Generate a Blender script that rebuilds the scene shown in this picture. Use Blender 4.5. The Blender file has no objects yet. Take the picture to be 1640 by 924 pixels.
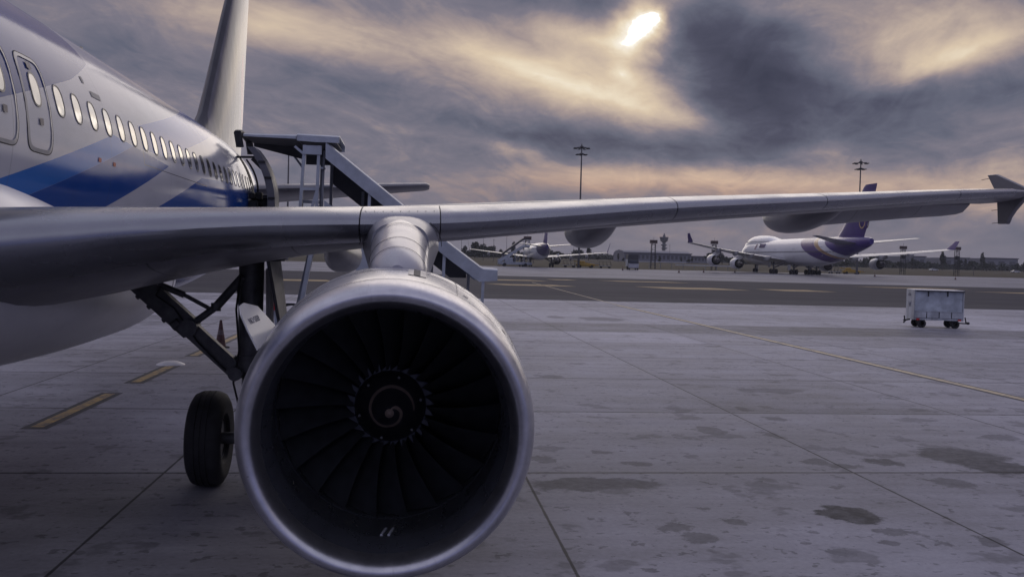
import bpy, math, random
import numpy as np
from mathutils import Matrix, Vector

random.seed(7)
rng = np.random.default_rng(11)
SC = bpy.context.scene
COL = SC.collection
R = math.radians

# ------------------------------------------------------------------ camera
F_PX, YAW, PITCH, ROLL, CAM_X, CAM_Z = 1455.2, 0.11265, -0.03166, 0.02614, 5.756, 2.8955
cy_, sy_, cp_, sp_ = math.cos(YAW), math.sin(YAW), math.cos(PITCH), math.sin(PITCH)
fwd = Vector((sy_*cp_, cy_*cp_, sp_)); r0 = Vector((cy_, -sy_, 0)); u0 = r0.cross(fwd)
rt = r0*math.cos(ROLL) + u0*math.sin(ROLL); up = -r0*math.sin(ROLL) + u0*math.cos(ROLL)
cam = bpy.data.cameras.new('camera'); cam_o = bpy.data.objects.new('camera', cam); COL.objects.link(cam_o)
M = Matrix((rt, up, -fwd)).transposed().to_4x4(); M.translation = (CAM_X, 0, CAM_Z)
cam_o.matrix_world = M
cam.sensor_fit = 'HORIZONTAL'; cam.sensor_width = 36; cam.lens = F_PX/1640*36
cam.clip_start = .05; cam.clip_end = 8000
SC.camera = cam_o
SC.view_settings.view_transform = 'Standard'; SC.view_settings.look = 'None'
SC.view_settings.exposure = 0.0; SC.view_settings.gamma = 1.0
SC.cycles.max_bounces = 8; SC.cycles.diffuse_bounces = 4; SC.cycles.glossy_bounces = 4

def lin(r, g, b):
    f = lambda c: (c/255/12.92) if c/255 <= .04045 else ((c/255+.055)/1.055)**2.4
    return (f(r), f(g), f(b), 1)

# ------------------------------------------------------------------ node helper
class NT:
    def __init__(s, tree): s.t = tree; s.n = tree.nodes; s.l = tree.links
    def _in(s, sock, v):
        if isinstance(v, bpy.types.NodeSocket): s.l.new(v, sock)
        elif v is not None: sock.default_value = v
    def node(s, typ, **kw):
        n = s.n.new(typ)
        for k, v in kw.items(): setattr(n, k, v)
        return n
    def math(s, op, a, b=None, c=None, clamp=False):
        n = s.node('ShaderNodeMath', operation=op, use_clamp=clamp)
        s._in(n.inputs[0], a); s._in(n.inputs[1], b); s._in(n.inputs[2], c); return n.outputs[0]
    def vmath(s, op, a, b=None, out=0):
        n = s.node('ShaderNodeVectorMath', operation=op)
        s._in(n.inputs[0], a); s._in(n.inputs[1], b)
        return n.outputs[1] if out else n.outputs[0]
    def comb(s, x, y, z=0.0):
        n = s.node('ShaderNodeCombineXYZ'); s._in(n.inputs[0], x); s._in(n.inputs[1], y); s._in(n.inputs[2], z); return n.outputs[0]
    def sep(s, v):
        n = s.node('ShaderNodeSeparateXYZ'); s._in(n.inputs[0], v); return n.outputs
    def noise(s, v, scale, detail=4, rough=.55, dist=0., color=False, w=None):
        n = s.node('ShaderNodeTexNoise'); s._in(n.inputs['Vector'], v)
        n.inputs['Scale'].default_value = scale; n.inputs['Detail'].default_value = detail
        n.inputs['Roughness'].default_value = rough; n.inputs['Distortion'].default_value = dist
        return n.outputs['Color'] if color else n.outputs[0]
    def mapping(s, v, loc=(0,0,0), rot=(0,0,0), scale=(1,1,1), typ='POINT'):
        n = s.node('ShaderNodeMapping', vector_type=typ); s._in(n.inputs[0], v)
        n.inputs['Location'].default_value = loc; n.inputs['Rotation'].default_value = rot; n.inputs['Scale'].default_value = scale
        return n.outputs[0]
    def ramp(s, f, stops, interp='LINEAR'):
        n = s.node('ShaderNodeValToRGB'); s._in(n.inputs[0], f); cr = n.color_ramp; cr.interpolation = interp
        while len(cr.elements) < len(stops): cr.elements.new(.5)
        for e, (p, c) in zip(cr.elements, stops):
            e.position = p; e.color = c if len(c) == 4 else (*c, 1)
        return n.outputs[0]
    def mix(s, f, a, b, blend='MIX'):
        n = s.node('ShaderNodeMix', data_type='RGBA', blend_type=blend)
        s._in(n.inputs[0], f); s._in(n.inputs[6], a); s._in(n.inputs[7], b); return n.outputs[2]
    def maprange(s, v, a, b, c=0., d=1.):
        n = s.node('ShaderNodeMapRange'); s._in(n.inputs[0], v)
        for i, x in enumerate((a, b, c, d)): n.inputs[i+1].default_value = x
        return n.outputs[0]
    def blob(s, v, loc, size, rot=0.):
        m = s.mapping(v, (loc[0], loc[1], 0), (0, 0, rot), (size[0], size[1], 1), 'TEXTURE')
        g = s.node('ShaderNodeTexGradient', gradient_type='QUADRATIC_SPHERE'); s._in(g.inputs[0], m); return g.outputs[1]

# ------------------------------------------------------------------ sky
SUN_AZ, SUN_EL = 13.8, 14.14
SKY_HIGH = .34
SKY_PATCHES = [(13.85, 14.12, 2.2, 2.0, 10, .92), (14.74, 14.49, 0.96, 0.64, 20, 0.7), (13.05, 13.34, 7.8, 4.2, -10, 0.50), (13.19, 11.58, 1.59, 0.85, -30, 0.38), (11.5, 13.63, 3.19, 0.74, -10, 0.22), (3.73, 12.63, 7.97, 1.49, -14, 0.33), (7.66, 11.63, 7.97, 1.38, -16, 0.33), (12.38, 10.2, 7.97, 1.59, -16, 0.33), (8.5, 11.7, 10, 4.0, -14, .20), (-1.69, 12.57, 6.38, 1.59, -12, 0.14), (14.66, 11.14, 3.19, 1.33, -15, 0.15), (13.94, 9.64, 4.78, 1.28, -22, 0.2), (-8.46, 13.71, 6.91, 2.92, 0, 0.34), (-3.99, 12.98, 6.38, 1.86, -8, 0.15), (-12.4, 13.86, 4.78, 2.13, 0, 0.15), (7.15, 16.0, 10.1, 1.38, -8, -0.3), (11.43, 15.87, 5.85, 1.28, -12, -0.32), (15.85, 15.55, 3.19, 0.85, 20, 0.12), (8.01, 13.12, 2.66, 1.17, 0, -0.12), (10.98, 11.57, 3.72, 0.74, -16, -0.1), (17.23, 13.66, 3.19, 2.66, -10, -0.28), (19.51, 12.54, 6.91, 3.72, -20, -0.4), (23.2, 11.18, 10.1, 3.19, -14, -0.25), (27.79, 9.6, 13.82, 3.19, -10, -0.18), (18.1, 10.37, 4.25, 3.19, -20, -0.15), (22.54, 9.57, 8.5, 2.66, 0, -0.14), (31.08, 9.98, 6.38, 1.33, 5, -0.12), (23.77, 15.19, 7.97, 1.59, 0, 0.16), (29.0, 13.17, 7.97, 3.19, 10, 0.28), (28.7, 12.16, 4.78, 1.81, 5, 0.16), (32.27, 12.27, 7.97, 1.17, 18, 0.4), (30.37, 11.79, 3.72, 0.85, 22, 0.18), (34.71, 12.89, 4.78, 1.06, 12, 0.18), (32.83, 14.04, 7.97, 1.59, 0, 0.08), (35.42, 10.22, 7.44, 1.86, 12, -0.22), (22.4, 13.69, 5.85, 0.96, -8, -0.14), (30.28, 14.08, 3.19, 1.59, 0, 0.06), (-18.43, 11.47, 12.22, 3.19, -6, -0.1), (-6.95, 11.33, 8.5, 1.38, -12, -0.16), (-3.93, 10.24, 10.63, 2.13, -12, -0.1), (-19.4, 13.02, 6.38, 1.59, 0, 0.1), (11.29, 7.54, 12.76, 1.28, -5, -0.16), (16.69, 7.2, 13.82, 1.17, -3, -0.16), (8.55, 7.99, 5.31, 0.96, -10, -0.14), (22.61, 7.56, 10.63, 1.59, -6, -0.14), (3.83, 8.7, 10.63, 2.13, -12, -0.06), (16.63, 9.08, 4.25, 0.96, -16, 0.2), (6.22, 6.93, 3.19, 0.64, -14, 0.24), (24.79, 6.61, 4.78, 0.74, -3, 0.2), (0.73, 7.75, 6.38, 0.53, -5, 0.08), (33.04, 8.68, 6.38, 1.17, -4, 0.08), (15.61, 5.29, 15.94, 1.38, -3, 0.26), (11.73, 5.74, 8.5, 0.74, 4, 0.1), (20.14, 4.95, 13.82, 0.96, -3, 0.22), (30.94, 5.28, 11.69, 1.59, 0, 0.24), (7.47, 4.57, 10.63, 1.06, 4, 0.14), (17.85, 6.45, 10.63, 0.74, -4, -0.08), (35.03, 4.7, 6.38, 1.59, 0, 0.15), (19.13, 1.78, 7.44, 0.64, 4, 0.1), (33.22, 3.86, 6.91, 0.96, -6, 0.14), (28.59, 6.13, 8.5, 0.96, -3, -0.05), (33.26, 2.91, 10.63, 0.74, -4, -0.04)]
W = bpy.data.worlds.new('World'); SC.world = W; W.use_nodes = True
t = NT(W.node_tree); t.n.clear()
out = t.node('ShaderNodeOutputWorld'); bg = t.node('ShaderNodeBackground'); t.l.new(bg.outputs[0], out.inputs[0])
sky = t.node('ShaderNodeTexSky', sky_type='NISHITA'); sky.sun_disc = False
sky.sun_elevation = R(SUN_EL); sky.sun_rotation = R(SUN_AZ); sky.air_density = 1.0; sky.dust_density = .6
tc = t.node('ShaderNodeTexCoord'); dirv = tc.outputs['Generated']
dx, dy, dz = t.sep(dirv)
az = t.math('MULTIPLY', t.math('ARCTAN2', dx, dy), 180/math.pi)
el = t.math('MULTIPLY', t.math('ARCSINE', dz), 180/math.pi)
elc = t.math('MAXIMUM', el, 0.0)
zz = t.math('ADD', t.math('MAXIMUM', dz, 0.0), .17)
plane = t.comb(t.math('DIVIDE', dx, zz), t.math('DIVIDE', dy, zz), 0)
street = t.mapping(plane, rot=(0, 0, R(22)))                       # cloud streets run towards azimuth 22
wl = t.vmath('SUBTRACT', t.noise(t.mapping(street, scale=(1, .5, 1)), 2.2, 3, .5, color=True), (.5, .5, .5))
ws = t.vmath('SUBTRACT', t.noise(t.mapping(street, loc=(3, 1, 0), scale=(1, .45, 1)), 7, 5, .6, color=True), (.5, .5, .5))
p0 = t.comb(az, elc, 0)
p1 = t.vmath('ADD', p0, t.vmath('MULTIPLY', wl, (4.0, 1.3, 0)))
p1 = t.vmath('ADD', p1, t.vmath('MULTIPLY', ws, (2.2, .7, 0)))
acc = t.math('ADD', .43, 0.0)
p2 = t.vmath('ADD', p0, t.vmath('MULTIPLY', ws, (2.6, 2.0, 0)))
for k, (a0, e0, sa, se, ro, am) in enumerate(SKY_PATCHES):
    if k in (0, 1): acc = t.math('MULTIPLY_ADD', t.blob(p2, (a0, e0), (sa*1.25, se*1.3), R(ro)), am*1.15, acc)
    else: acc = t.math('MULTIPLY_ADD', t.blob(p1, (a0, e0), (sa*1.35, se*1.6), R(ro)), am*(.80 if am > 0 else .72), acc)
n1 = t.noise(t.mapping(street, scale=(1, .50, 1)), 3.4, 9, .62, 1.2)
n3 = t.noise(t.mapping(street, loc=(1, 5, 0), scale=(1, .75, 1)), 9.0, 9, .66, .9)
n2 = t.noise(t.mapping(street, loc=(7, 2, 0), scale=(1, .3, 1)), 1.1, 4, .5, .3)
acc = t.math("MULTIPLY_ADD", t.math("SUBTRACT", n1, .5), .40, acc)
acc = t.math("MULTIPLY_ADD", t.math("SUBTRACT", n3, .5), t.maprange(elc, 1, 7, .06, .22), acc)
high = t.maprange(el, 15, 34, 0, 1)
acc = t.math('MULTIPLY_ADD', t.math('SUBTRACT', n2, .5), t.math('MULTIPLY_ADD', high, .5, .16), acc)
back = t.maprange(dy, .2, -.5, 0, 1)                              # the sky behind the camera is darker
acc = t.math('MULTIPLY_ADD', high, SKY_HIGH, acc)
acc = t.math('MULTIPLY_ADD', back, .06, acc)
low = t.maprange(elc, 0, 3.2, 1, 0)                                 # smooth pale air close to the horizon
acc = t.math('ADD', t.math('MULTIPLY', acc, t.math('SUBTRACT', 1.0, t.math('MULTIPLY', low, .75))), t.math('MULTIPLY', low, .75*.42))
cl = t.ramp(t.math('MULTIPLY', acc, .8, clamp=True), [
    (0.00, lin(54, 57, 76)), (.14, lin(74, 76, 95)), (.26, lin(98, 101, 118)), (.36, lin(123, 119, 132)), (.46, lin(162, 147, 145)),
    (.58, lin(196, 177, 162)), (.70, lin(219, 199, 174)), (.81, lin(236, 221, 196)), (.92, lin(252, 244, 230)), (1.0, (1.7, 1.6, 1.45, 1))])
warm = t.math('MULTIPLY', t.blob(p0, (14, 3.6), (42, 4.5)), t.maprange(acc, .40, .62), clamp=True)
cl = t.mix(warm, cl, t.mix(1.0, cl, (1.14, .87, .73, 1), 'MULTIPLY'))
cl = t.mix(t.math('MULTIPLY', t.math('MAXIMUM', t.maprange(el, 17, 34), back), 1.0), cl, t.mix(1.0, cl, (.68, .85, 1.46, 1), 'MULTIPLY'))
ns = t.mix(.005, t.vmath('MULTIPLY', cl, (10, 10, 10)), sky.outputs[0])
t.l.new(ns, bg.inputs[0]); bg.inputs[1].default_value = 0.1
try: W.cycles.sampling_method = 'MANUAL'; W.cycles.sample_map_resolution = 1024
except Exception: pass

# ------------------------------------------------------------------ sun (veiled by cloud)
sl = bpy.data.lights.new('sun', 'SUN'); sl.energy = .5; sl.angle = R(42); sl.color = (1, .91, .82)
so = bpy.data.objects.new('sun', sl); COL.objects.link(so)
sd = Vector((math.sin(R(SUN_AZ))*math.cos(R(SUN_EL)), math.cos(R(SUN_AZ))*math.cos(R(SUN_EL)), math.sin(R(SUN_EL))))
so.rotation_euler = sd.to_track_quat('Z', 'Y').to_euler(); so.location = (0, 0, 60)

# ------------------------------------------------------------------ materials
MATS = {}
def base_mat(name):
    m = bpy.data.materials.new(name); m.use_nodes = True
    nt = NT(m.node_tree); b = m.node_tree.nodes['Principled BSDF']; return m, nt, b
def objco(nt): return nt.node('ShaderNodeTexCoord').outputs['Object']
def paint(name, col, rough=.4, metal=0., var=.12, scale=3., bump=0., coat=0., spec=.5, streak=None, rvar=.12):
    """paint, metal or rubber with blotchy tone and gloss variation"""
    if name in MATS: return MATS[name]
    m, nt, b = base_mat(name)
    co = objco(nt)
    if streak: co2 = nt.mapping(co, scale=streak)
    else: co2 = co
    n = nt.noise(co2, scale, 6, .62)
    f = nt.maprange(n, .3, .72)
    c = (*col[:3], 1)
    dk = tuple(x*(1-var*1.6) for x in col[:3]) + (1,); lt = tuple(min(1, x*(1+var*.6)) for x in col[:3]) + (1,)
    nt.l.new(nt.mix(f, dk, lt), b.inputs['Base Color'])
    nt.l.new(nt.maprange(nt.noise(co2, scale*4, 5, .65), .3, .7, max(.02, rough-rvar*.5), min(1, rough+rvar*.5)), b.inputs['Roughness'])
    b.inputs['Metallic'].default_value = metal; b.inputs['Specular IOR Level'].default_value = spec
    b.inputs['Coat Weight'].default_value = coat; b.inputs['Coat Roughness'].default_value = .12
    if bump:
        bn = nt.node('ShaderNodeBump'); bn.inputs['Strength'].default_value = bump; bn.inputs['Distance'].default_value = .01
        nt.l.new(nt.noise(co2, scale*9, 4, .6), bn.inputs['Height']); nt.l.new(bn.outputs[0], b.inputs['Normal'])
    MATS[name] = m; return m

def poly_mask(nt, a, bb, lines, k=160):
    """intersection of half planes in two coordinates: A*a + B*b + C > 0"""
    cur = None
    for (A, B, C_) in lines:
        v = nt.math('ADD', nt.math('MULTIPLY_ADD', a, A, C_), nt.math('MULTIPLY', bb, B))
        v = nt.math('MULTIPLY_ADD', v, k, .5, clamp=True)
        cur = v if cur is None else nt.math('MINIMUM', cur, v)
    return cur
def line_up(p, q, above=True):
    """half plane above/below the line through two (y, z) points"""
    s = (q[1]-p[1])/(q[0]-p[0]); k = 1 if above else -1
    return (-s*k, k, (s*p[0]-p[1])*k)

# ------------------------------------------------------------------ mesh helpers
def link_mesh(name, V, Fc, mat, parent=None, smooth=35, kind=None, loc=None, mats=None, midx=None):
    me = bpy.data.meshes.new(name); me.from_pydata([tuple(map(float, v)) for v in V], [], Fc); me.validate()
    o = bpy.data.objects.new(name, me); COL.objects.link(o)
    if mats:
        for mm in mats: me.materials.append(mm)
        if midx is not None: me.polygons.foreach_set('material_index', midx)
    elif mat: me.materials.append(mat)
    if smooth:
        me.polygons.foreach_set('use_smooth', [True]*len(me.polygons)); me.set_sharp_from_angle(angle=R(smooth))
    if parent is not None: attach(o, parent)
    if kind: o['kind'] = kind
    return o
def root_world(p):
    v = Vector(p.location)
    while p.parent: p = p.parent; v += Vector(p.location)
    return v
KEEP = set()
def attach(o, parent):
    o.parent = parent
    top = parent
    while top.parent: top = top.parent
    if top.name in KEEP: o.location = -(Vector(parent.location)) if parent == top else (0, 0, 0)   # meshes given in world metres
def thing(name, label, cat, loc=(0, 0, 0), rz=0., group=None, world_mesh=False):
    o = bpy.data.objects.new(name, None); COL.objects.link(o); o.location = loc; o.rotation_euler = (0, 0, rz)
    o.empty_display_size = .3; o['label'] = label; o['category'] = cat
    if group: o['group'] = group
    if world_mesh: KEEP.add(o.name)
    return o
def tag(o, label, cat, group=None):
    o['label'] = label; o['category'] = cat
    if group: o['group'] = group
    return o

class MB:
    def __init__(s): s.v = []; s.f = []
    def add(s, V, Fc):
        n = len(s.v); s.v += [tuple(map(float, q)) for q in V]; s.f += [tuple(i+n for i in f) for f in Fc]; return s
    def box(s, c, d, rz=0., bev=0.):
        x, y, z = (k/2 for k in d); b = min(bev, x*.45, y*.45, z*.45)
        c_, s_ = math.cos(rz), math.sin(rz)
        T = lambda q: (c[0]+q[0]*c_-q[1]*s_, c[1]+q[0]*s_+q[1]*c_, c[2]+q[2])
        if b <= 0:
            V = [(i*x, j*y, k*z) for k in (-1, 1) for j in (-1, 1) for i in (-1, 1)]
            return s.add([T(q) for q in V], [(0,2,3,1),(4,5,7,6),(0,1,5,4),(2,6,7,3),(0,4,6,2),(1,3,7,5)])
        rings = []
        for (zz, e) in ((-z, b), (-z+b, 0), (z-b, 0), (z, b)):
            X, Y = x-e, y-e
            rings.append([(-X+b,-Y,zz),(X-b,-Y,zz),(X,-Y+b,zz),(X,Y-b,zz),(X-b,Y,zz),(-X+b,Y,zz),(-X,Y-b,zz),(-X,-Y+b,zz)])
        V = [T(q) for r in rings for q in r]; Fc = []
        for k in range(3):
            for i in range(8):
                j = (i+1) % 8; Fc.append((k*8+i, k*8+j, (k+1)*8+j, (k+1)*8+i))
        Fc += [tuple(range(7, -1, -1)), tuple(range(24, 32))]
        return s.add(V, Fc)
    def tube(s, p, q, r, r2=None, n=12, caps=True):
        p, q = Vector(p), Vector(q); r2 = r if r2 is None else r2
        d = (q-p).normalized(); a = d.orthogonal().normalized(); b = d.cross(a)
        V = []
        for (c, rr) in ((p, r), (q, r2)):
            for i in range(n):
                t_ = 2*math.pi*i/n; V.append(c + a*math.cos(t_)*rr + b*math.sin(t_)*rr)
        Fc = [(i, (i+1) % n, n+(i+1) % n, n+i) for i in range(n)]
        if caps: Fc += [tuple(range(n-1, -1, -1)), tuple(range(n, 2*n))]
        return s.add(V, Fc)
    def path(s, pts, r, n=8):
        for a, b in zip(pts[:-1], pts[1:]): s.tube(a, b, r, n=n)
        return s
    def bar(s, p, q, w, h, upv=(0, 0, 1)):
        p, q = Vector(p), Vector(q); d = (q-p).normalized(); u = Vector(upv)
        sd_ = d.cross(u)
        if sd_.length < 1e-4: sd_ = d.cross(Vector((1, 0, 0)))
        sd_.normalize(); u = sd_.cross(d).normalized()
        V = [c + sd_*i*w/2 + u*j*h/2 for c in (p, q) for (i, j) in ((-1,-1),(1,-1),(1,1),(-1,1))]
        return s.add(V, [(3,2,1,0),(4,5,6,7),(0,1,5,4),(1,2,6,5),(2,3,7,6),(3,0,4,7)])
    def lathe(s, prof, c=(0, 0, 0), axis='Y', n=48, closed=False, sx=1., sz=1.):
        """prof: list of (along, radius)"""
        V = []
        for (a, r) in prof:
            for i in range(n):
                t_ = 2*math.pi*i/n; u, w = r*math.sin(t_)*sx, r*math.cos(t_)*sz
                V.append({'Y': (c[0]+u, c[1]+a, c[2]+w), 'X': (c[0]+a, c[1]+u, c[2]+w), 'Z': (c[0]+u, c[1]+w, c[2]+a)}[axis])
        m = len(prof); Fc = []
        for k in range(m if closed else m-1):
            k2 = (k+1) % m
            for i in range(n):
                j = (i+1) % n; Fc.append((k*n+i, k*n+j, k2*n+j, k2*n+i))
        if not closed:
            if prof[0][1] > 1e-4: Fc.append(tuple(range(n)))
            if prof[-1][1] > 1e-4: Fc.append(tuple(range((m-1)*n, m*n))[::-1])
        return s.add(V, Fc)
    def shell(s, prof, c=(0,0,0), axis='Y', n=48, sx=1., sz=1.):
        k = len(s.f); s.lathe(prof, c, axis, n, False, sx, sz)
        caps = [f for f in s.f[k:] if len(f) == n]
        s.f = s.f[:k] + [f for f in s.f[k:] if len(f) != n]; return s
    def prism(s, poly, ax, lo, hi):
        """poly in the two other axes, extruded along ax from lo to hi"""
        n = len(poly)
        def P(a, b, e): return {'X': (e, a, b), 'Y': (a, e, b), 'Z': (a, b, e)}[ax]
        V = [P(a, b, lo) for a, b in poly] + [P(a, b, hi) for a, b in poly]
        Fc = [tuple(range(n))[::-1], tuple(range(n, 2*n))] + [(i, (i+1) % n, n+(i+1) % n, n+i) for i in range(n)]
        return s.add(V, Fc)
    def loft(s, rings, closed=True, caps=True):
        n = len(rings[0]); V = [q for r in rings for q in r]; Fc = []
        for k in range(len(rings)-1):
            for i in range(n if closed else n-1):
                j = (i+1) % n; Fc.append((k*n+i, k*n+j, (k+1)*n+j, (k+1)*n+i))
        if caps and closed: Fc += [tuple(range(n))[::-1], tuple(range((len(rings)-1)*n, len(rings)*n))]
        return s.add(V, Fc)
    def build(s, name, mat, parent=None, smooth=35, **kw):
        o = link_mesh(name, s.v, s.f, mat, parent, smooth, **kw)
        import bmesh
        bm = bmesh.new(); bm.from_mesh(o.data); bmesh.ops.recalc_face_normals(bm, faces=bm.faces); bm.to_mesh(o.data); bm.free()
        return o

def _split(s):
    par = list(range(len(s.v)))
    def find(i):
        while par[i] != i: par[i] = par[par[i]]; i = par[i]
        return i
    for f in s.f:
        for k in f[1:]: par[find(k)] = find(f[0])
    groups = {}
    for f in s.f: groups.setdefault(find(f[0]), []).append(f)
    for fs in groups.values():
        ids = sorted({i for f in fs for i in f}); mp = {i: k for k, i in enumerate(ids)}
        q = MB(); q.v = [s.v[i] for i in ids]; q.f = [tuple(mp[i] for i in f) for f in fs]; yield q
MB.build_each = lambda s, name, mat, parent=None, smooth=35: [q.build(name, mat, parent, smooth) for q in _split(s)]

def gz(y): return .0075*max(0., y-60)
# ------------------------------------------------------------------ ground
def concrete(name, tone, joints=True, stains=()):
    m, nt, b = base_mat(name); co = objco(nt); x, y, z = nt.sep(co)
    big = nt.noise(co, .09, 5, .6); med = nt.noise(co, .7, 6, .65); fine = nt.noise(co, 14, 5, .7)
    v = nt.math('MULTIPLY_ADD', nt.math('SUBTRACT', big, .5), .95, 1.0)
    v = nt.math('MULTIPLY_ADD', nt.math('SUBTRACT', med, .5), .95, v)
    v = nt.math('MULTIPLY_ADD', nt.math('SUBTRACT', fine, .5), .60, v)
    streak = nt.noise(nt.mapping(co, scale=(.12, 1.4, 1)), 1.0, 5, .6)     # tyre and wash streaks
    v = nt.math('MULTIPLY_ADD', nt.math('SUBTRACT', streak, .5), .85, v)
    jx = nt.math('DIVIDE', nt.math('SUBTRACT', x, 2.63), 4.73); jy = nt.math('DIVIDE', nt.math('SUBTRACT', y, 12.2), 4.98)
    wn = nt.node('ShaderNodeTexWhiteNoise', noise_dimensions='2D')
    nt.l.new(nt.comb(nt.math('FLOOR', nt.math('MULTIPLY', jx, .34)), nt.math('FLOOR', jy)), wn.inputs['Vector'])
    wn2 = nt.node('ShaderNodeTexWhiteNoise', noise_dimensions='2D')
    nt.l.new(nt.comb(nt.math('FLOOR', jx), nt.math('ADD', nt.math('FLOOR', jy), 31.0)), wn2.inputs['Vector'])
    v = nt.math('MULTIPLY_ADD', nt.math('SUBTRACT', wn.outputs[0], .5), .26, v)
    v = nt.math('MULTIPLY_ADD', nt.math('SUBTRACT', wn2.outputs[0], .5), .14, v)
    # later-laid bands of paler and darker slabs
    for (y0, y1, d) in ((37.1, 42.1, -.24), (42.1, 56.5, .20), (56.5, 66.2, .02), (27.1, 37.1, .08), (22.2, 27.1, -.04), (-20, 12.2, -.06)):
        k = nt.math('MULTIPLY', nt.math('GREATER_THAN', y, y0), nt.math('LESS_THAN', y, y1))
        v = nt.math('MULTIPLY_ADD', k, d, v)
    if joints:
        dxj = nt.math('MULTIPLY', nt.math('ABSOLUTE', nt.math('SUBTRACT', nt.math('FRACT', nt.math('ADD', jx, .5)), .5)), 4.73)
        dyj = nt.math('MULTIPLY', nt.math('ABSOLUTE', nt.math('SUBTRACT', nt.math('FRACT', nt.math('ADD', jy, .5)), .5)), 4.98)
        wob = nt.math('MULTIPLY', nt.math('SUBTRACT', nt.noise(co, 3, 3, .6), .5), .02)
        d = nt.math('ADD', nt.math('MINIMUM', dxj, nt.math('MULTIPLY', dyj, .55)), wob)
        jm = nt.maprange(d, .011, .022, 1, 0)
        halo = nt.math('MULTIPLY', nt.maprange(d, .02, .22, 1, 0), nt.maprange(med, .42, .7))
        v = nt.math('SUBTRACT', v, nt.math('MULTIPLY', halo, .14))
        v = nt.math('MULTIPLY', v, nt.math('SUBTRACT', 1.0, nt.math('MULTIPLY', jm, .82)))
    rough = nt.math('MULTIPLY_ADD', med, .2, .58)
    if stains:
        wv = nt.vmath('MULTIPLY', nt.vmath('SUBTRACT', nt.noise(co, 3.0, 8, .7, color=True), (.5, .5, .5)), (.62, .62, 0))
        pw = nt.vmath('ADD', co, wv); acc = None
        brk = nt.math('SUBTRACT', nt.noise(nt.mapping(co, loc=(3, 7, 0)), 2.6, 9, .68), .52)
        for (sx_, sy__, wx, wy, al) in stains:
            g = nt.blob(pw, (sx_, sy__), (wx*1.55+.05, wy*1.5+.06))
            g = nt.math('MULTIPLY', nt.math('MULTIPLY_ADD', nt.math('MULTIPLY_ADD', nt.math('MULTIPLY', brk, nt.math('SUBTRACT', 1.0, g)), .62, g), 9.0, -.9, clamp=True), al)
            acc = g if acc is None else nt.math('MAXIMUM', acc, g)
        spots = nt.maprange(nt.noise(nt.mapping(co, loc=(5, 9, 0)), .95, 4, .62), .585, .63, 0, .45)
        spots2 = nt.maprange(nt.noise(nt.mapping(co, loc=(2, 3, 0)), 4.2, 3, .6), .61, .65, 0, .55)
        spots3 = nt.maprange(nt.noise(nt.mapping(co, loc=(8, 1, 0), scale=(.6, 1.3, 1)), 9.0, 3, .6), .64, .67, 0, .55)
        acc = nt.math('MULTIPLY', nt.math('MAXIMUM', acc, nt.math('MAXIMUM', spots3, nt.math('MAXIMUM', spots, spots2))), nt.maprange(nt.noise(co, 6, 5, .7), .25, .6, .6, 1.0))
        v = nt.math('MULTIPLY', v, nt.math('SUBTRACT', 1.0, nt.math('MULTIPLY', acc, .82)))
        rough = nt.math('ADD', rough, nt.math('MULTIPLY', acc, .05))
    c = nt.mix(nt.noise(co, .25, 3), (tone*.975, tone*.955, tone*1.085, 1), (tone*1.0, tone*.975, tone*1.06, 1))
    nt.l.new(nt.mix(1.0, c, v, 'MULTIPLY'), b.inputs['Base Color']); nt.l.new(rough, b.inputs['Roughness'])
    bn = nt.node('ShaderNodeBump'); bn.inputs['Strength'].default_value = .25; bn.inputs['Distance'].default_value = .01
    nt.l.new(nt.math('ADD', fine, med), bn.inputs['Height']); nt.l.new(bn.outputs[0], b.inputs['Normal'])
    b.inputs['Specular IOR Level'].default_value = .22
    return m
STAINS = [(10.97, 10.07, 0.33, 0.36, 1), (14.43, 13.22, 0.68, 0.81, 0.8), (14.52, 12.66, 0.52, 0.62, 0.9), (13.18, 11.64, 0.28, 0.28, 0.6), (11.06, 15.29, 0.23, 0.41, 0.6), (12.73, 16.58, 0.18, 0.27, 0.6), (12.02, 14.91, 0.14, 0.22, 0.6), (8.2, 11.57, 0.87, 0.36, 0.75), (9.5, 9.85, 0.14, 0.12, 0.6), (8.76, 9.67, 0.19, 0.19, 0.6), (8.87, 9.24, 0.18, 0.17, 0.6), (10.22, 8.73, 0.12, 0.12, 0.6), (12.04, 9.07, 0.16, 0.15, 0.6), (11.46, 8.98, 0.09, 0.08, 0.6), (9.37, 22.4, 0.25, 0.36, 0.6), (14.23, 20.37, 0.84, 0.31, 0.5), (7.8, 13.0, 0.18, 0.25, 0.6), (12.9, 12.86, 0.27, 0.25, 0.8), (12.14, 12.61, 0.17, 0.16, 0.6), (12.52, 17.65, 0.1, 0.23, 0.6), (15.55, 45.3, 1.25, 1.49, 0.6), (13.27, 46.09, 0.48, 1.02, 0.6), (16.13, 14.84, 0.31, 0.28, 0.6), (10.86, 9.06, 0.09, 0.08, 0.6), (11.15, 9.45, 0.26, 0.11, 0.6), (11.87, 12.86, 0.18, 0.21, 0.6), (14.33, 20.08, 0.28, 0.3, 0.6), (13.6, 20.32, 0.17, 0.31, 0.6), (9.08, 12.76, 0.19, 0.12, 0.6), (8.69, 13.52, 0.17, 0.09, 0.6)]
M_CONC = concrete('apron_concrete', .285, True, STAINS)
M_CONC2 = concrete('far_apron_concrete', .20, True)
m, nt, b = base_mat('taxiway_asphalt'); co = objco(nt)
v = nt.math('ADD', nt.math('MULTIPLY', nt.noise(nt.mapping(co, scale=(.05, 1, 1)), .5, 5, .6), .7), nt.math('MULTIPLY', nt.noise(co, .12, 5, .6), .6))
nt.l.new(nt.ramp(v, [(.4, (.022, .021, .030)), (.9, (.046, .044, .058))]), b.inputs['Base Color'])
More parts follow.
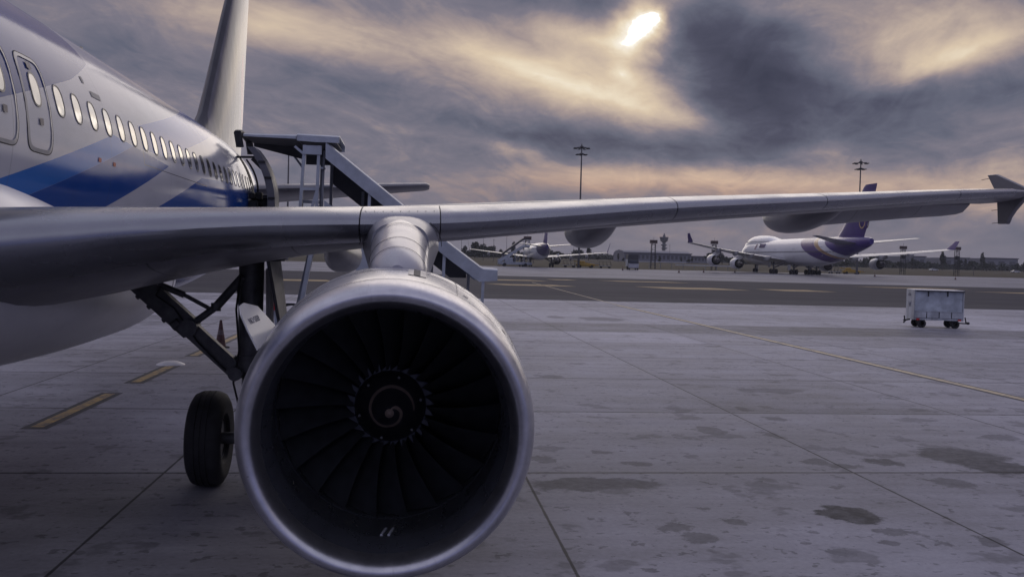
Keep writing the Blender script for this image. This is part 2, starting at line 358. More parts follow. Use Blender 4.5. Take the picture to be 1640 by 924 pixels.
b.inputs['Roughness'].default_value = .85; b.inputs['Specular IOR Level'].default_value = .15; M_ASPH = m
m, nt, b = base_mat('dry_grass'); co = objco(nt)
v = nt.noise(nt.mapping(co, scale=(.15, 1, 1)), .06, 8, .65)
nt.l.new(nt.ramp(v, [(.3, (.042, .038, .024)), (.5, (.075, .062, .040)), (.7, (.055, .055, .03))]), b.inputs['Base Color'])
b.inputs['Roughness'].default_value = .95; b.inputs['Specular IOR Level'].default_value = .1; M_GRASS = m

def sheet(name, x0, x1, ys, dz, mat):
    V, Fc = [], []
    for i, yv in enumerate(ys):
        V += [(x0, yv, gz(yv)+dz), (x1, yv, gz(yv)+dz)]
        if i: k = 2*i; Fc.append((k-2, k-1, k+1, k))
    return link_mesh(name, V, Fc, mat, None, 0, kind='structure')
sheet('ground', -1500, 2500, (-300, 60, 250, 700, 1200, 2600), -.05, M_GRASS)
sheet('apron', -160, 340, (-120, 60, 65.2), 0, M_CONC)
# the taxiway edge runs slightly askew on its far side
def quad_sheet(name, pts, dz, mat, **kw): return link_mesh(name, [(x, y, gz(y)+dz) for x, y in pts], [tuple(range(len(pts)))], mat, None, 0, kind='structure', **kw)
V = [(-160, 65.2), (340, 65.2), (340, 133), (-160, 129)]
quad_sheet('taxiway', V, 0, M_ASPH)
quad_sheet('far_apron', [(-160, 129), (340, 133), (340, 262), (120, 240), (40, 222), (-160, 205)], 0, M_CONC2)
# darker repaved margin along the taxiway
quad_sheet('taxiway_shoulder', [(-160, 65.3), (340, 65.3), (340, 73), (-160, 73)], .006, paint('shoulder_asphalt', (.055, .053, .063), .85, var=.2, scale=.4, spec=.15))

m, nt, b = base_mat('worn_yellow_paint'); co = objco(nt)
w = nt.maprange(nt.noise(co, 5, 6, .7), .38, .60)
nt.l.new(nt.mix(w, (.15, .125, .105, 1), (.52, .34, .10, 1)), b.inputs['Base Color']); b.inputs['Roughness'].default_value = .6; M_YEL = m
m, nt, b = base_mat('pale_line_paint'); co = objco(nt)
w = nt.maprange(nt.noise(co, 3, 6, .7), .3, .62)
nt.l.new(nt.mix(w, (.18, .165, .15, 1), (.60, .47, .27, 1)), b.inputs['Base Color']); b.inputs['Roughness'].default_value = .6; M_LINE = m
M_EDGE = paint('line_border_black', (.07, .068, .075), .7, var=.3, scale=4)
def line(name, pts, dz, mat): return quad_sheet(name, pts, dz, mat)
line('taxi_line_border', [(19.59, 5), (20.01, 5), (20.01, 60), (19.59, 60)], .004, M_EDGE)
line('taxi_line', [(19.69, 5), (19.91, 5), (19.91, 60), (19.69, 60)], .008, M_LINE)
line('taxi_line', [(19.74, 60.02), (19.86, 60.02), (19.88, 104), (19.76, 104)], .012, M_LINE)
for (y0, y1) in ((15.3, 18.9), (20.6, 24.0), (25.9, 27.7), (29.6, 33.0), (36.0, 39.5)):       # stand centre line, worn dashes
    line('stand_line_border', [(-.36, y0-.15), (.06, y0-.15), (.06, y1+.15), (-.36, y1+.15)], .004, M_EDGE)
    line('stand_line', [(-.25, y0), (-.05, y0), (-.05, y1), (-.25, y1)], .008, M_YEL)
M_DASH = paint('taxiway_yellow', (.36, .26, .13), .7, var=.35, scale=.8, spec=.2)
for (x0, x1, yc, wd) in ((14.6, 22.6, 110.3, 1.8), (13.7, 23.2, 94.5, 1.8), (30.4, 42.5, 116.8, 1.6), (30.4, 42.1, 95.5, 2.6), (44.5, 52.5, 96.5, 2.2), (66, 82.4, 117.3, 1.5), (77, 96, 106.4, 1.8), (-8, -1.5, 93.5, 2.2), (23.6, 27.5, 117, 1.5)):
    sk_ = (x1-x0)*.22
    line('taxiway_dash', [(x0+sk_, yc-wd), (x1, yc-wd+.8), (x1-sk_, yc+wd+.8), (x0, yc+wd)], .012, M_DASH)
# ------------------------------------------------------------------ the near airliner (metres; x to its port side, y aft, z up)
def interp(tab, y):
    a = np.array(tab, float); ys = a[:, 0]
    k = int(np.clip(np.searchsorted(ys, y)-1, 0, len(ys)-2))
    p0, p1, p2, p3 = a[max(k-1, 0)], a[k], a[k+1], a[min(k+2, len(ys)-1)]
    h = p2[0]-p1[0]; u = np.clip((y-p1[0])/h, 0, 1)
    m1 = (p2[1:]-p0[1:])/max(p2[0]-p0[0], 1e-6)*h; m2 = (p3[1:]-p1[1:])/max(p3[0]-p1[0], 1e-6)*h
    return (2*u**3-3*u**2+1)*p1[1:]+(u**3-2*u**2+u)*m1+(-2*u**3+3*u**2)*p2[1:]+(u**3-u**2)*m2
FUS = [(-6.1, 3.42, .04, .04), (-5.8, 3.45, .55, .52), (-5.0, 3.55, 1.05, 1.02), (-3.6, 3.78, 1.58, 1.58), (-1.8, 3.93, 1.88, 1.93), (0, 3.98, 1.97, 2.06),
       (2, 3.98, 1.975, 2.07), (18, 3.98, 1.975, 2.07), (20, 3.99, 1.965, 2.06), (22, 4.06, 1.89, 1.98), (24, 4.19, 1.74, 1.84), (26, 4.36, 1.50, 1.64),
       (28, 4.58, 1.16, 1.34), (30, 4.83, .70, .95), (31.2, 4.98, .36, .60), (31.8, 5.05, .16, .30)]
def fus(y): return interp(FUS, y)
def skin(y, z, off=0.):
    zc, rx, rz = fus(y); s = min(.999, max(-.999, (z-zc)/rz)); x = rx*math.sqrt(1-s*s)
    n = Vector((x/rx**2, 0, (z-zc)/rz**2)).normalized()
    return Vector((x, y, z)) + n*off

m, nt, b = base_mat('airliner_livery'); co = objco(nt); X_, Y_, Z_ = nt.sep(co)
WHITE = (.72, .71, .72, 1)
mott = nt.noise(co, .8, 4, .5)
col = nt.mix(nt.maprange(mott, .3, .7), (.45, .45, .49, 1), (.50, .50, .53, 1))
P = lambda *l: poly_mask(nt, Y_, Z_, list(l))
ROUND = nt.maprange(nt.math('ADD', nt.math('POWER', nt.math('ABSOLUTE', nt.math('DIVIDE', nt.math('SUBTRACT', Y_, 4.0), 8.42)), 6.0), 0.0), .985, 1.0, 1, 0)
grey = nt.math('MULTIPLY', P(line_up((8.94, 4.27), (11.07, 4.83)), line_up((11.0, 4.80), (12.4, 5.28))), nt.maprange(nt.math('ADD', Y_, nt.math('MULTIPLY', nt.math('POWER', nt.math('ABSOLUTE', nt.math('SUBTRACT', Z_, 5.45)), 2.0), 1.6)), 12.36, 12.42, 1, 0))
col = nt.mix(grey, col, (.045, .075, .24, 1))
col = nt.mix(P(line_up((13.53, 4.66), (16.14, 5.16), False), line_up((16.54, 4.70), (19.5, 5.25)), (1, 0, -13.5), (0, 1, -4.33)), col, (.12, .17, .42, 1))
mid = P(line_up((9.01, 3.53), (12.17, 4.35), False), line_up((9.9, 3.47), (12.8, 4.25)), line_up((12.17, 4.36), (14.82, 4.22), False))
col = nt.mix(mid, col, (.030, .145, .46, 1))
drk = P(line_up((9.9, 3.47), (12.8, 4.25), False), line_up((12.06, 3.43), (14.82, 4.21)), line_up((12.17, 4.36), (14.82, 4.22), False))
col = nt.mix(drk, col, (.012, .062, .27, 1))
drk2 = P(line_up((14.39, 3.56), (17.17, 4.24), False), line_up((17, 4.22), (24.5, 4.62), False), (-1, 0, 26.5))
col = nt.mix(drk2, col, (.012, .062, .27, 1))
# faint butt joints of the skin panels and one outlined access panel
fr = nt.math('MULTIPLY', nt.math('ABSOLUTE', nt.math('SUBTRACT', nt.math('FRACT', nt.math('DIVIDE', nt.math('ADD', Y_, .9), 2.88)), .5)), 2.88)
ln = nt.math('MULTIPLY', nt.maprange(fr, .006, .014, 1, 0), .22)
ph = nt.math('MULTIPLY', nt.maprange(nt.math('ABSOLUTE', nt.math('SUBTRACT', Z_, 5.35)), .004, .012, 1, 0), .2)
ln = nt.math('MAXIMUM', ln, ph)
pl = nt.math('MAXIMUM', nt.math('MULTIPLY', nt.maprange(nt.math('ABSOLUTE', nt.math('SUBTRACT', Y_, 13.5)), .009, .016, 1, 0), nt.math('MULTIPLY', nt.math('GREATER_THAN', Z_, 4.11), nt.math('LESS_THAN', Z_, 4.66))),
             nt.math('MULTIPLY', nt.maprange(nt.math('ABSOLUTE', nt.math('SUBTRACT', Z_, 4.11)), .005, .010, 1, 0), nt.math('MULTIPLY', nt.math('GREATER_THAN', Y_, 13.5), nt.math('LESS_THAN', Y_, 17.5))))
ln = nt.math('MAXIMUM', ln, nt.math('MULTIPLY', pl, .85))
grime = nt.math('MULTIPLY', nt.maprange(nt.noise(nt.mapping(co, scale=(1, .35, 1)), 2.4, 6, .65), .5, .8), .16)
col = nt.mix(nt.math('MAXIMUM', ln, grime), col, (.06, .06, .07, 1))
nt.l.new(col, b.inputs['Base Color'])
nt.l.new(nt.maprange(nt.noise(co, 3, 4), .3, .7, .10, .15), b.inputs['Roughness'])
b.inputs['Coat Weight'].default_value = .0; b.inputs['Specular IOR Level'].default_value = .08
bn = nt.node('ShaderNodeBump'); bn.inputs['Strength'].default_value = .05; bn.inputs['Distance'].default_value = .05
nt.l.new(nt.noise(co, 1.1, 3, .5), bn.inputs['Height']); nt.l.new(bn.outputs[0], b.inputs['Normal']); nt.l.new(bn.outputs[0], b.inputs['Coat Normal'])
M_LIV = m

def panel_metal(name, col, rough, metal, lines=(), var=.14, coat=0., spec=.5, grimek=.3, streak=(1, .3, 1)):
    """painted or bare skin metal with dirt and thin dark seams at given x (rib) positions"""
    m, nt, b = base_mat(name); co = objco(nt); X_, Y_, Z_ = nt.sep(co)
    n = nt.maprange(nt.noise(nt.mapping(co, scale=streak), 2.2, 7, .62), .3, .7)
    c = nt.mix(n, tuple(x*(1-var) for x in col)+(1,), tuple(x*(1+var*.6) for x in col)+(1,))
    f = None
    for xv in lines:
        q = nt.maprange(nt.math('ABSOLUTE', nt.math('SUBTRACT', X_, xv)), .004, .012, .8, 0); f = q if f is None else nt.math('MAXIMUM', f, q)
    g = nt.math('MULTIPLY', nt.maprange(nt.noise(nt.mapping(co, scale=(1, .4, 1), loc=(4, 4, 4)), 2.5, 6, .6), .55, .8), grimek)
    g2 = nt.math('MULTIPLY', nt.maprange(nt.noise(co, 38, 2, .5), .72, .80), grimek*.5)
    g = nt.math('MAXIMUM', g, g2)
    f = g if f is None else nt.math('MAXIMUM', f, g)
    nt.l.new(nt.mix(f, c, (.035, .035, .04, 1)), b.inputs['Base Color'])
    nt.l.new(nt.maprange(nt.noise(co, 2.2, 3, .5), .3, .7, rough-.05, rough+.07), b.inputs['Roughness'])
    b.inputs['Metallic'].default_value = metal; b.inputs['Coat Weight'].default_value = coat; b.inputs['Coat Roughness'].default_value = .15
    b.inputs['Specular IOR Level'].default_value = spec
    bn = nt.node('ShaderNodeBump'); bn.inputs['Strength'].default_value = .07; bn.inputs['Distance'].default_value = .02
    nt.l.new(nt.noise(co, 1.2, 3, .5), bn.inputs['Height']); nt.l.new(bn.outputs[0], b.inputs['Normal'])
    return m
M_SLAT = panel_metal('slat_aluminium', (.27, .275, .305), .25, .8, (), .08, grimek=.14)
M_WING = panel_metal('wing_grey_paint', (.19, .185, .205), .42, .0, (3.4, 4.6, 7.2, 8.9, 10.4, 12.0, 13.6, 15.1), .12, coat=.15, grimek=.35)
M_FAIR = panel_metal('fairing_grey_paint', (.17, .165, .18), .40, 0, (), .10, coat=.2, grimek=.3)
M_BELLY = panel_metal('belly_fairing_paint', (.74, .73, .74), .34, 0, (), .08, coat=.3, grimek=.22)
M_COWL = panel_metal('cowl_white_paint', (.44, .43, .45), .26, 0, (), .05, coat=.5, grimek=.10)
M_PYL = panel_metal('pylon_paint', (.38, .37, .39), .30, .15, (), .06, coat=.4, grimek=.12)
M_BLACK = paint('rubber_seal_black', (.012, .012, .014), .6, var=.2, scale=20)
M_RIM = paint('window_surround_grey', (.07, .07, .08), .4, var=.1, scale=20)
M_PANE = paint('cabin_window_acrylic', (.035, .035, .045), .06, var=.05, scale=6, spec=1.0, coat=1., rvar=.02)
M_GEAR = paint('landing_gear_grey', (.12, .12, .125), .45, .2, var=.3, scale=8)
M_DARKMET = paint('dark_metal', (.05, .05, .055), .5, .3, var=.25, scale=9)
M_TYRE = paint('tyre_rubber', (.026, .025, .028), .72, var=.3, scale=7, bump=.3)
M_STEEL = paint('bare_steel', (.34, .34, .36), .38, .8, var=.15, scale=9)

AL = thing('airliner', 'white and blue twin-engine airliner in the foreground, its wing crossing the photo', 'airplane', (0, 11.58, 0), world_mesh=True)
ys = [-6.1, -6.0, -5.9, -5.8, -5.6, -5.3, -5, -4.5, -4, -3.6] + list(np.arange(-3, 20, .5)) + list(np.arange(20, 31.3, .3)) + [31.5, 31.8]
rings = []
for yv in ys:
    zc, rx, rz = fus(yv); rings.append([(rx*math.sin(a), yv, zc+rz*math.cos(a)) for a in np.linspace(0, 2*math.pi, 112, endpoint=False)])
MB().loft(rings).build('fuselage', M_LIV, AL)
# wing-to-body fairing
FAIR = [(1.2, 3.0, 1.60, 1.15), (2.2, 2.75, 1.95, 1.28), (4, 2.62, 2.12, 1.20), (6, 2.60, 2.18, 1.16), (7.4, 2.66, 2.24, 1.16), (8.6, 2.70, 2.28, 1.19), (10, 2.62, 2.26, 1.14), (11.5, 2.50, 2.20, 1.04), (13, 2.46, 2.14, .98),
        (14.5, 2.46, 2.05, .93), (16, 2.55, 1.82, .82), (17, 2.68, 1.50, .68), (17.6, 2.80, 1.1, .5), (18, 2.92, .4, .25)]
rings = []
for yv in np.r_[np.arange(1.2, 16, .4), np.arange(16, 18.01, .15)]:
    zc, rx, rz = interp(FAIR, yv); e = 2.6
    rings.append([(math.copysign(abs(math.sin(a))**(2/e), math.sin(a))*rx, yv, zc+math.copysign(abs(math.cos(a))**(2/e), math.cos(a))*rz) for a in np.linspace(0, 2*math.pi, 72, endpoint=False)])
bf = MB().loft(rings).build('belly_fairing', M_BELLY, AL)
for yv in (15.2, 16.4):                                            # seams round the fairing tail
    zc, rx, rz = interp(FAIR, yv); e = 2.6
    ring = [(math.copysign(abs(math.sin(a))**(2/e), math.sin(a))*(rx+.004), yv, zc+math.copysign(abs(math.cos(a))**(2/e), math.cos(a))*(rz+.004)) for a in np.linspace(.6, math.pi, 40)]
    MB().path(ring, .004, 4).build('panel_seam', M_BLACK, bf)

# cabin windows: rim with a pane
def oval(yc, zc, hw, hh, off, n=28, e=2.7):
    return [skin(yc+math.copysign(abs(math.sin(a))**(2/e), math.sin(a))*hw, zc+math.copysign(abs(math.cos(a))**(2/e), math.cos(a))*hh, off) for a in np.linspace(0, 2*math.pi, n, endpoint=False)]
def cabin_window(yc, zc, parent, name='cabin_window', hw=.128, hh=.178):
    a, b_, c = oval(yc, zc, hw, hh, .002), oval(yc, zc, hw*.97, hh*.97, .009), oval(yc, zc, hw*.84, hh*.87, .006)
    o = MB().loft([a, b_, c, oval(yc, zc, hw*.84, hh*.87, .001)], caps=False).build(name, M_RIM, parent)
    V = oval(yc, zc, hw*.85, hh*.88, .004); n = len(V)
    MB().add(V+[skin(yc, zc, .0055)], [(i, (i+1) % n, n) for i in range(n)]).build('pane', M_PANE, o)
    return o
for i in range(27):
    yv = 10.461+.533*i
    if i == 26: break
    cabin_window(yv, 4.49+.012*max(0, i-16), AL)
for k in range(1, 9): cabin_window(8.42-.533*k, 4.49, AL)
# overwing exits
def overwing_exit(yc):
    def rr(hw, hh, off, e=6):
        return [skin(yc+math.copysign(abs(math.sin(a))**(2/e), math.sin(a))*hw, 4.35+math.copysign(abs(math.cos(a))**(2/e), math.cos(a))*hh, off) for a in np.linspace(0, 2*math.pi, 48, endpoint=False)]
    o = MB().loft([rr(.33, .50, .001), rr(.328, .497, .006), rr(.322, .491, .006), rr(.320, .489, .001)], caps=False).build('overwing_exit', M_BLACK, AL)
    MB().loft([rr(.320, .489, .005), rr(.284, .452, .009), rr(.281, .449, .004)], caps=False).build('exit_surround', paint('exit_surround_grey', (.30, .30, .31), .35, .2, var=.1), o)
    a, c = oval(yc-.0, 4.50, .118, .175, .008), oval(yc, 4.50, .10, .155, .009)
    MB().loft([a, c], caps=False).build('window_rim', M_RIM, o)
    V = oval(yc, 4.50, .101, .156, .007); n = len(V); MB().add(V+[skin(yc, 4.50, .008)], [(i, (i+1) % n, n) for i in range(n)]).build('pane', M_PANE, o)
    q = MB()
    for (dy, zz, w, h) in ((.0, 4.74, .055, .035), (.03, 4.18, .045, .035)):
        q.add([skin(yc+dy-w, zz-h, .012), skin(yc+dy+w, zz-h, .012), skin(yc+dy+w, zz+h, .012), skin(yc+dy-w, zz+h, .012)], [(0, 1, 2, 3)])
    q.build_each('handle_flap', paint('handle_flap_grey', (.16, .14, .15), .5), o, smooth=0)
overwing_exit(9.82); overwing_exit(8.97)
# blade aerial on the crown
MB().loft([[(.014, 16.45, 6.03), (0, 16.30, 6.03), (-.014, 16.45, 6.03), (0, 16.6, 6.03)], [(.009, 16.67, 6.39), (0, 16.60, 6.39), (-.009, 16.67, 6.39), (0, 16.75, 6.39)]]).build('antenna', M_GEAR, AL)
# small marks on the skin
q = MB()
for (y0, y1, zc_, h) in ((11.72, 12.06, 4.79, .035), (11.55, 11.63, 4.93, .04)):
    q.add([skin(y0, zc_+h, .006), skin(y1, zc_+h, .006), skin(y1, zc_-h, .006), skin(y0, zc_-h, .006)], [(0, 1, 2, 3)])
q.build_each('stencil_mark', paint('stencil_grey', (.17, .17, .19), .5), AL, smooth=0)
q = MB()
for yv in (11.6, 12.15): q.add([skin(yv-.05, 4.0, .006), skin(yv+.05, 4.0, .006), skin(yv+.05, 3.95, .006), skin(yv-.05, 3.95, .006)], [(0, 1, 2, 3)])
q.build_each('stencil_mark', paint('stencil_red', (.5, .12, .06), .5), AL, smooth=0)

# ---- wing
def LEY(X): return 9.3+.543*(X-5.7)
WT = [  # X, crest z, TE y, TE z, thickness
    (-.2, 3.08, 13.35, 2.441, .969), (1.95, 3.275, 13.35, 2.663, .969), (4.0, 3.375, 13.34, 2.959, .559), (6.3, 3.473, 13.38, 3.538, .426),
    (9.1, 3.767, 14.26, 3.712, .362), (12.0, 4.029, 15.22, 3.931, .30), (15.0, 4.307, 16.22, 4.145, .232), (16.95, 4.467, 16.9, 4.244, .18)]
def wsec(X):
    crest, tey, tez, th = interp(WT, X); le = LEY(X); c = tey-le; return le, crest-.47*th, c, tey, tez, th
XU = [1, .9, .8, .68, .56, .45, .35, .27, .20, .16, .13, .10, .075, .055, .037, .022, .011, .004, 0]
XL = [.004, .011, .022, .037, .055, .075, .10, .14, .20, .27, .35, .45, .56, .68, .8, .9, 1]
def af(x): return 5*(.2969*math.sqrt(x)-.126*x-.3516*x*x+.2843*x**3-.1015*x**4)
def wpt(X, x, side, off=0.):
    le, lez, c, tey, tez, th = wsec(X)
    cam_ = .018*c*(1-(2*x-.75)**2)*(1 if x > 0 else 1)
    zc = lez+(tez-lez)*x**1.15
    h = th*af(x)*(.94 if side > 0 else 1.06)
    e = .0015
    p = np.array([X, le+c*x, zc+side*(h+.004*(x > .98))])
    if off:
        h2 = th*af(min(1, x+e))*(.94 if side > 0 else 1.06); x0 = max(0, x-e); h0 = th*af(x0)*(.94 if side > 0 else 1.06)
        if x == 0: n = np.array([0, -1, 0.])
        else:
            ty = c*(min(1, x+e)-x0); tz = (tez-lez)*(min(1, x+e)**1.15-x0**1.15)+side*(h2-h0)
            n = np.array([0, -tz*side, ty*side]); n /= np.linalg.norm(n)
            if side > 0 and n[2] < 0 and x > .05: n = -n
        p = p+n*off
    return p
def wring(X, inset):
    pts = []
    for x in XU: pts.append(wpt(X, x, 1, -inset if (x <= .165) else 0))
    for x in XL: pts.append(wpt(X, x, -1, -inset if (x <= .08) else 0))
    return pts
WX = [-.2, 1, 1.95, 2.6, 3.3, 4, 4.6, 5.2, 5.8, 6.3, 7, 8, 9, 10, 11, 12, 13, 14, 15, 16, 16.6, 16.95]
def wing(flip):
    rr = [[(q[0]*flip, q[1], q[2]) for q in wring(X, .022)] for X in WX]
    return MB().loft(rr).build('wing', M_WING, AL, smooth=40)
wing(1); wing(-1)
def slat(x0, x1, name='slat', mat=M_SLAT, off=.004):
    rr = []
    SU = [.16, .13, .10, .075, .055, .037, .022, .011, .004, 0]; SL_ = [.004, .011, .022, .037, .055, .075]
    for X in np.linspace(x0, x1, max(3, int((x1-x0)/.5)+2)):
        o_ = [wpt(X, x, 1, off) for x in SU]+[wpt(X, x, -1, off) for x in SL_]
        i_ = [wpt(X, x, 1, off-.018) for x in SU[:-2]]+[wpt(X, .004, 1, off-.018)]+[wpt(X, x, -1, off-.018) for x in SL_[1:]]
        rr.append(o_+i_[::-1])
    return MB().loft(rr).build(name, mat, AL, smooth=35)
for a, b_ in ((2.1, 5.248), (6.071, 9.079), (9.091, 11.729), (11.741, 14.859), (14.871, 16.5)): slat(a, b_)
fx = slat(5.262, 6.059, 'leading_edge_panel')
q = MB()
for k, X in enumerate(np.linspace(5.3, 6.0, 9)):
    for x in (.055,):
        p_ = Vector(wpt(X, x, 1, .004)); q.tube(p_, p_+Vector((0, -.001, .004)), .0045, n=6)
q.build_each('rivet', M_DARKMET, fx)
# dark seals at the slat ends
for X in (5.255, 6.065, 9.085, 11.735, 14.865):
    pts = [wpt(X, x, 1, -.004) for x in (.16, .13, .10, .075, .055, .037, .022, .011, .004, 0)]+[wpt(X, x, -1, -.004) for x in (.004, .011, .022, .037, .055, .075)]
    MB().path(pts, .0032, 5).build('slat_seal', M_BLACK, AL)
# drooped aileron
rr = []
for X in (13.1, 14, 15, 16, 16.35):
    le, lez, c, tey, tez, th = wsec(X); y0 = le+c*.76; z0 = (lez+(tez-lez)*.76**1.15); l = c*.27; dr = .50 if X < 16.2 else .46
    rr.append([(X, y0, z0+.055), (X, y0+l*.55, z0-.02-l*dr*.5), (X, y0+l, z0-.015-l*dr*1.05), (X, y0+l, z0-.03-l*dr*1.05), (X, y0+l*.5, z0-.10-l*dr*.55), (X, y0, z0-.075)])
ail = MB().loft(rr).build('aileron', M_WING, AL, smooth=40)
for X in (13.9, 14.6, 15.3, 15.95):
    le, lez, c, tey, tez, th = wsec(X); y0 = le+c*1.03; z0 = tez-.10
    MB().tube((X, y0, z0), (X-.02, y0+.16, z0-.10), .006, n=6).build('static_wick', M_BLACK, ail)
# wing-tip fence
def plate(poly, x0, x1, n=1):
    return MB().prism(poly, 'X', x0, x1)
fen = MB()
poly = [(15.42, 4.38), (15.60, 4.47), (16.42, 4.78), (16.68, 4.79), (16.42, 4.46), (16.36, 4.30), (16.33, 4.1), (16.30, 3.82), (16.05, 3.81), (15.98, 3.93), (15.86, 4.05), (15.66, 4.20)]
inner = [(y_*.98+16.1*.02, z_*.98+4.3*.02) for y_, z_ in poly]
fen.loft([[(16.93, y_, z_) for y_, z_ in inner], [(16.95, y_, z_) for y_, z_ in poly], [(16.99, y_, z_) for y_, z_ in poly], [(17.01, y_, z_) for y_, z_ in inner]])
fe = fen.build('wingtip_fence', M_FAIR, AL, smooth=20)
for (yy, zz) in ((16.68, 4.72), (16.33, 4.10), (16.30, 3.85)):
    MB().tube((16.97, yy-.02, zz), (16.95, yy+.2, zz-.01), .005, n=6).build('static_wick', M_BLACK, fe)
# flap track fairings
def canoe(X, y0, y1, ztop0, ztop1, wid, dep, blunt=.62):
    rr = []
    for u in np.linspace(0, 1, 26):
        yv = y0+(y1-y0)*u; zt = ztop0+(ztop1-ztop0)*u
        k = (math.sin(min(1, u/blunt)*math.pi/2))**.8 if u < blunt else math.sqrt(max(.02, 1-((u-blunt)/(1-blunt))**2.2))
        w_, d_ = wid*(max(.04, k)), dep*max(.03, k)
        rr.append([(X+w_*math.sin(a)*(1 if math.cos(a) > 0 else 1), yv, zt+.05-(d_)*(.5-.5*math.cos(a))) if False else (X+w_*math.copysign(abs(math.sin(a))**.75, math.sin(a)), yv, zt+.06-(d_+.06)*(1-math.cos(a))/2) for a in np.linspace(0, 2*math.pi, 28, endpoint=False)])
    return MB().loft(rr).build('flap_track_fairing', M_FAIR, AL, smooth=50)
canoe(8.46, 11.5, 15.4, 3.60, 3.60, .235, .50)
canoe(12.54, 13.4, 16.9, 3.98, 3.93, .235, .45)
canoe(4.75, 11.9, 15.6, 3.05, 3.08, .26, .44)

# ---- vertical and horizontal tail
m, nt, b = base_mat('fin_paint'); co = objco(nt); X_, Y_, Z_ = nt.sep(co)
c = nt.mix(nt.maprange(nt.noise(nt.mapping(co, scale=(1, 1, .3)), 1.5, 5, .6), .3, .7), (.09, .088, .10, 1), (.19, .18, .20, 1))
wv = nt.math('MULTIPLY', nt.math('SUBTRACT', nt.noise(co, .9, 3), .5), .5)
m1 = nt.maprange(nt.vmath('LENGTH', nt.mapping(nt.comb(nt.math('ADD', Y_, wv), Z_, 0), (31.2, 8.2, 0), (0, 0, R(16)), (.55, 1.25, 1), 'TEXTURE'), out=1), .95, 1.0, 1, 0)
c = nt.mix(m1, c, (.50, .20, .19, 1))
m2 = nt.maprange(nt.math('ABSOLUTE', nt.math('SUBTRACT', nt.vmath('LENGTH', nt.mapping(nt.comb(nt.math('ADD', Y_, wv), Z_, 0), (31.1, 8.0, 0), (0, 0, R(16)), (.95, 1.75, 1), 'TEXTURE'), out=1), 1.0)), .02, .06, 1, 0)
c = nt.mix(nt.math('MULTIPLY', m2, .75), c, (.16, .15, .18, 1))
rl = nt.math('ABSOLUTE', nt.math('SUBTRACT', nt.math('SUBTRACT', Y_, nt.math('MULTIPLY', nt.math('SUBTRACT', Z_, 6), .33)), 30.1))
c = nt.mix(nt.maprange(rl, .008, .02, .6, 0), c, (.05, .05, .06, 1))
le_ = nt.math('SUBTRACT', nt.math('SUBTRACT', Y_, 25.85), nt.math('MULTIPLY', nt.math('SUBTRACT', Z_, 6.7), .81))
c = nt.mix(nt.maprange(le_, .10, .16, .75, 0), c, (.045, .045, .05, 1))
nt.l.new(c, b.inputs['Base Color']); b.inputs['Roughness'].default_value = .20; b.inputs['Specular IOR Level'].default_value = .11
bn = nt.node('ShaderNodeBump'); bn.inputs['Strength'].default_value = .25; bn.inputs['Distance'].default_value = .06
nt.l.new(nt.noise(nt.mapping(co, scale=(1, 1, .25)), 1.3, 3, .5), bn.inputs['Height']); nt.l.new(bn.outputs[0], b.inputs['Normal']); nt.l.new(bn.outputs[0], b.inputs['Coat Normal'])
M_FIN = m
def tailfoil(le, c, th, mk, n=14):
    xs = [(1-math.cos(math.pi*i/n))/2 for i in range(n+1)]
    return [mk(le+c*x, th*af(x)) for x in xs[::-1]]+[mk(le+c*x, -th*af(x)) for x in xs[1:-1]]
rr = []
for (z, le, te, th) in ((5.6, 24.2, 31.5, .74), (5.95, 24.5, 31.55, .72), (6.1, 24.9, 31.6, .70), (6.35, 25.35, 31.68, .68), (6.7, 25.85, 31.75, .66), (7.4, 26.45, 31.9, .62), (8.6, 27.4, 32.1, .54), (10, 28.5, 32.35, .46), (11.4, 29.65, 32.6, .38), (11.75, 30.0, 32.65, .34), (11.86, 30.4, 32.6, .2)):
    rr.append(tailfoil(le, te-le, th, lambda yv, h, z=z: (h, yv, z)))
MB().loft(rr).build('vertical_stabiliser', M_FIN, AL, smooth=45)
M_HTP = panel_metal('tailplane_grey_paint', (.16, .155, .17), .4, 0, (), .10, coat=.2, grimek=.3)
def tailplane(sg):
    rr = []
    for (X, le, te, z, th) in ((.5, 24.9, 30.2, 4.52, .50), (1.2, 25.3, 30.2, 4.60, .46), (3, 26.45, 30.25, 4.79, .38), (5, 27.75, 30.3, 5.01, .28), (6.2, 28.5, 30.35, 5.14, .22), (6.32, 28.75, 30.3, 5.155, .14)):
        rr.append(tailfoil(le, te-le, th, lambda yv, h, X=X, z=z, le=le: (X*sg, yv, z+h-.012*(yv-le))))
    return MB().loft(rr).build('horizontal_stabiliser', M_HTP, AL, smooth=45)
tailplane(1); tailplane(-1)

# ---- rear door, swung out and forward of its opening
def door_ring(yv, off, z0=3.42, z1=5.38, n=18): return [skin(yv, z, off) for z in np.linspace(z0, z1, n)]
V1, V2 = door_ring(23.55, .006), door_ring(24.4, .006); n = len(V1)
MB().add(V1+V2, [(i, i+1, n+i+1, n+i) for i in range(n-1)]).build('door_opening', paint('cabin_dark', (.012, .012, .014), .8), AL, smooth=60)
def arc(yv, xo, off, z0, z1, n=20, push=0.): return [Vector((skin(yv, z, 0).x+xo+off*(.96), yv, z)) for z in np.linspace(z0, z1, n)]
dr = MB(); y0, y1 = 22.15, 22.95
o0, o1, i0, i1 = arc(y0, .52, .14, 3.40, 5.40), arc(y1, .56, .14, 3.40, 5.40), arc(y0, .52, -.04, 3.40, 5.40), arc(y1, .56, -.04, 3.40, 5.40); n = len(o0)
dr.loft([[o0[k], o1[k], i1[k], i0[k]] for k in range(n)])
dd = dr.build('rear_door', panel_metal('door_lining', (.11, .11, .125), .45, 0, (), .2), AL, smooth=30)
rb = MB()
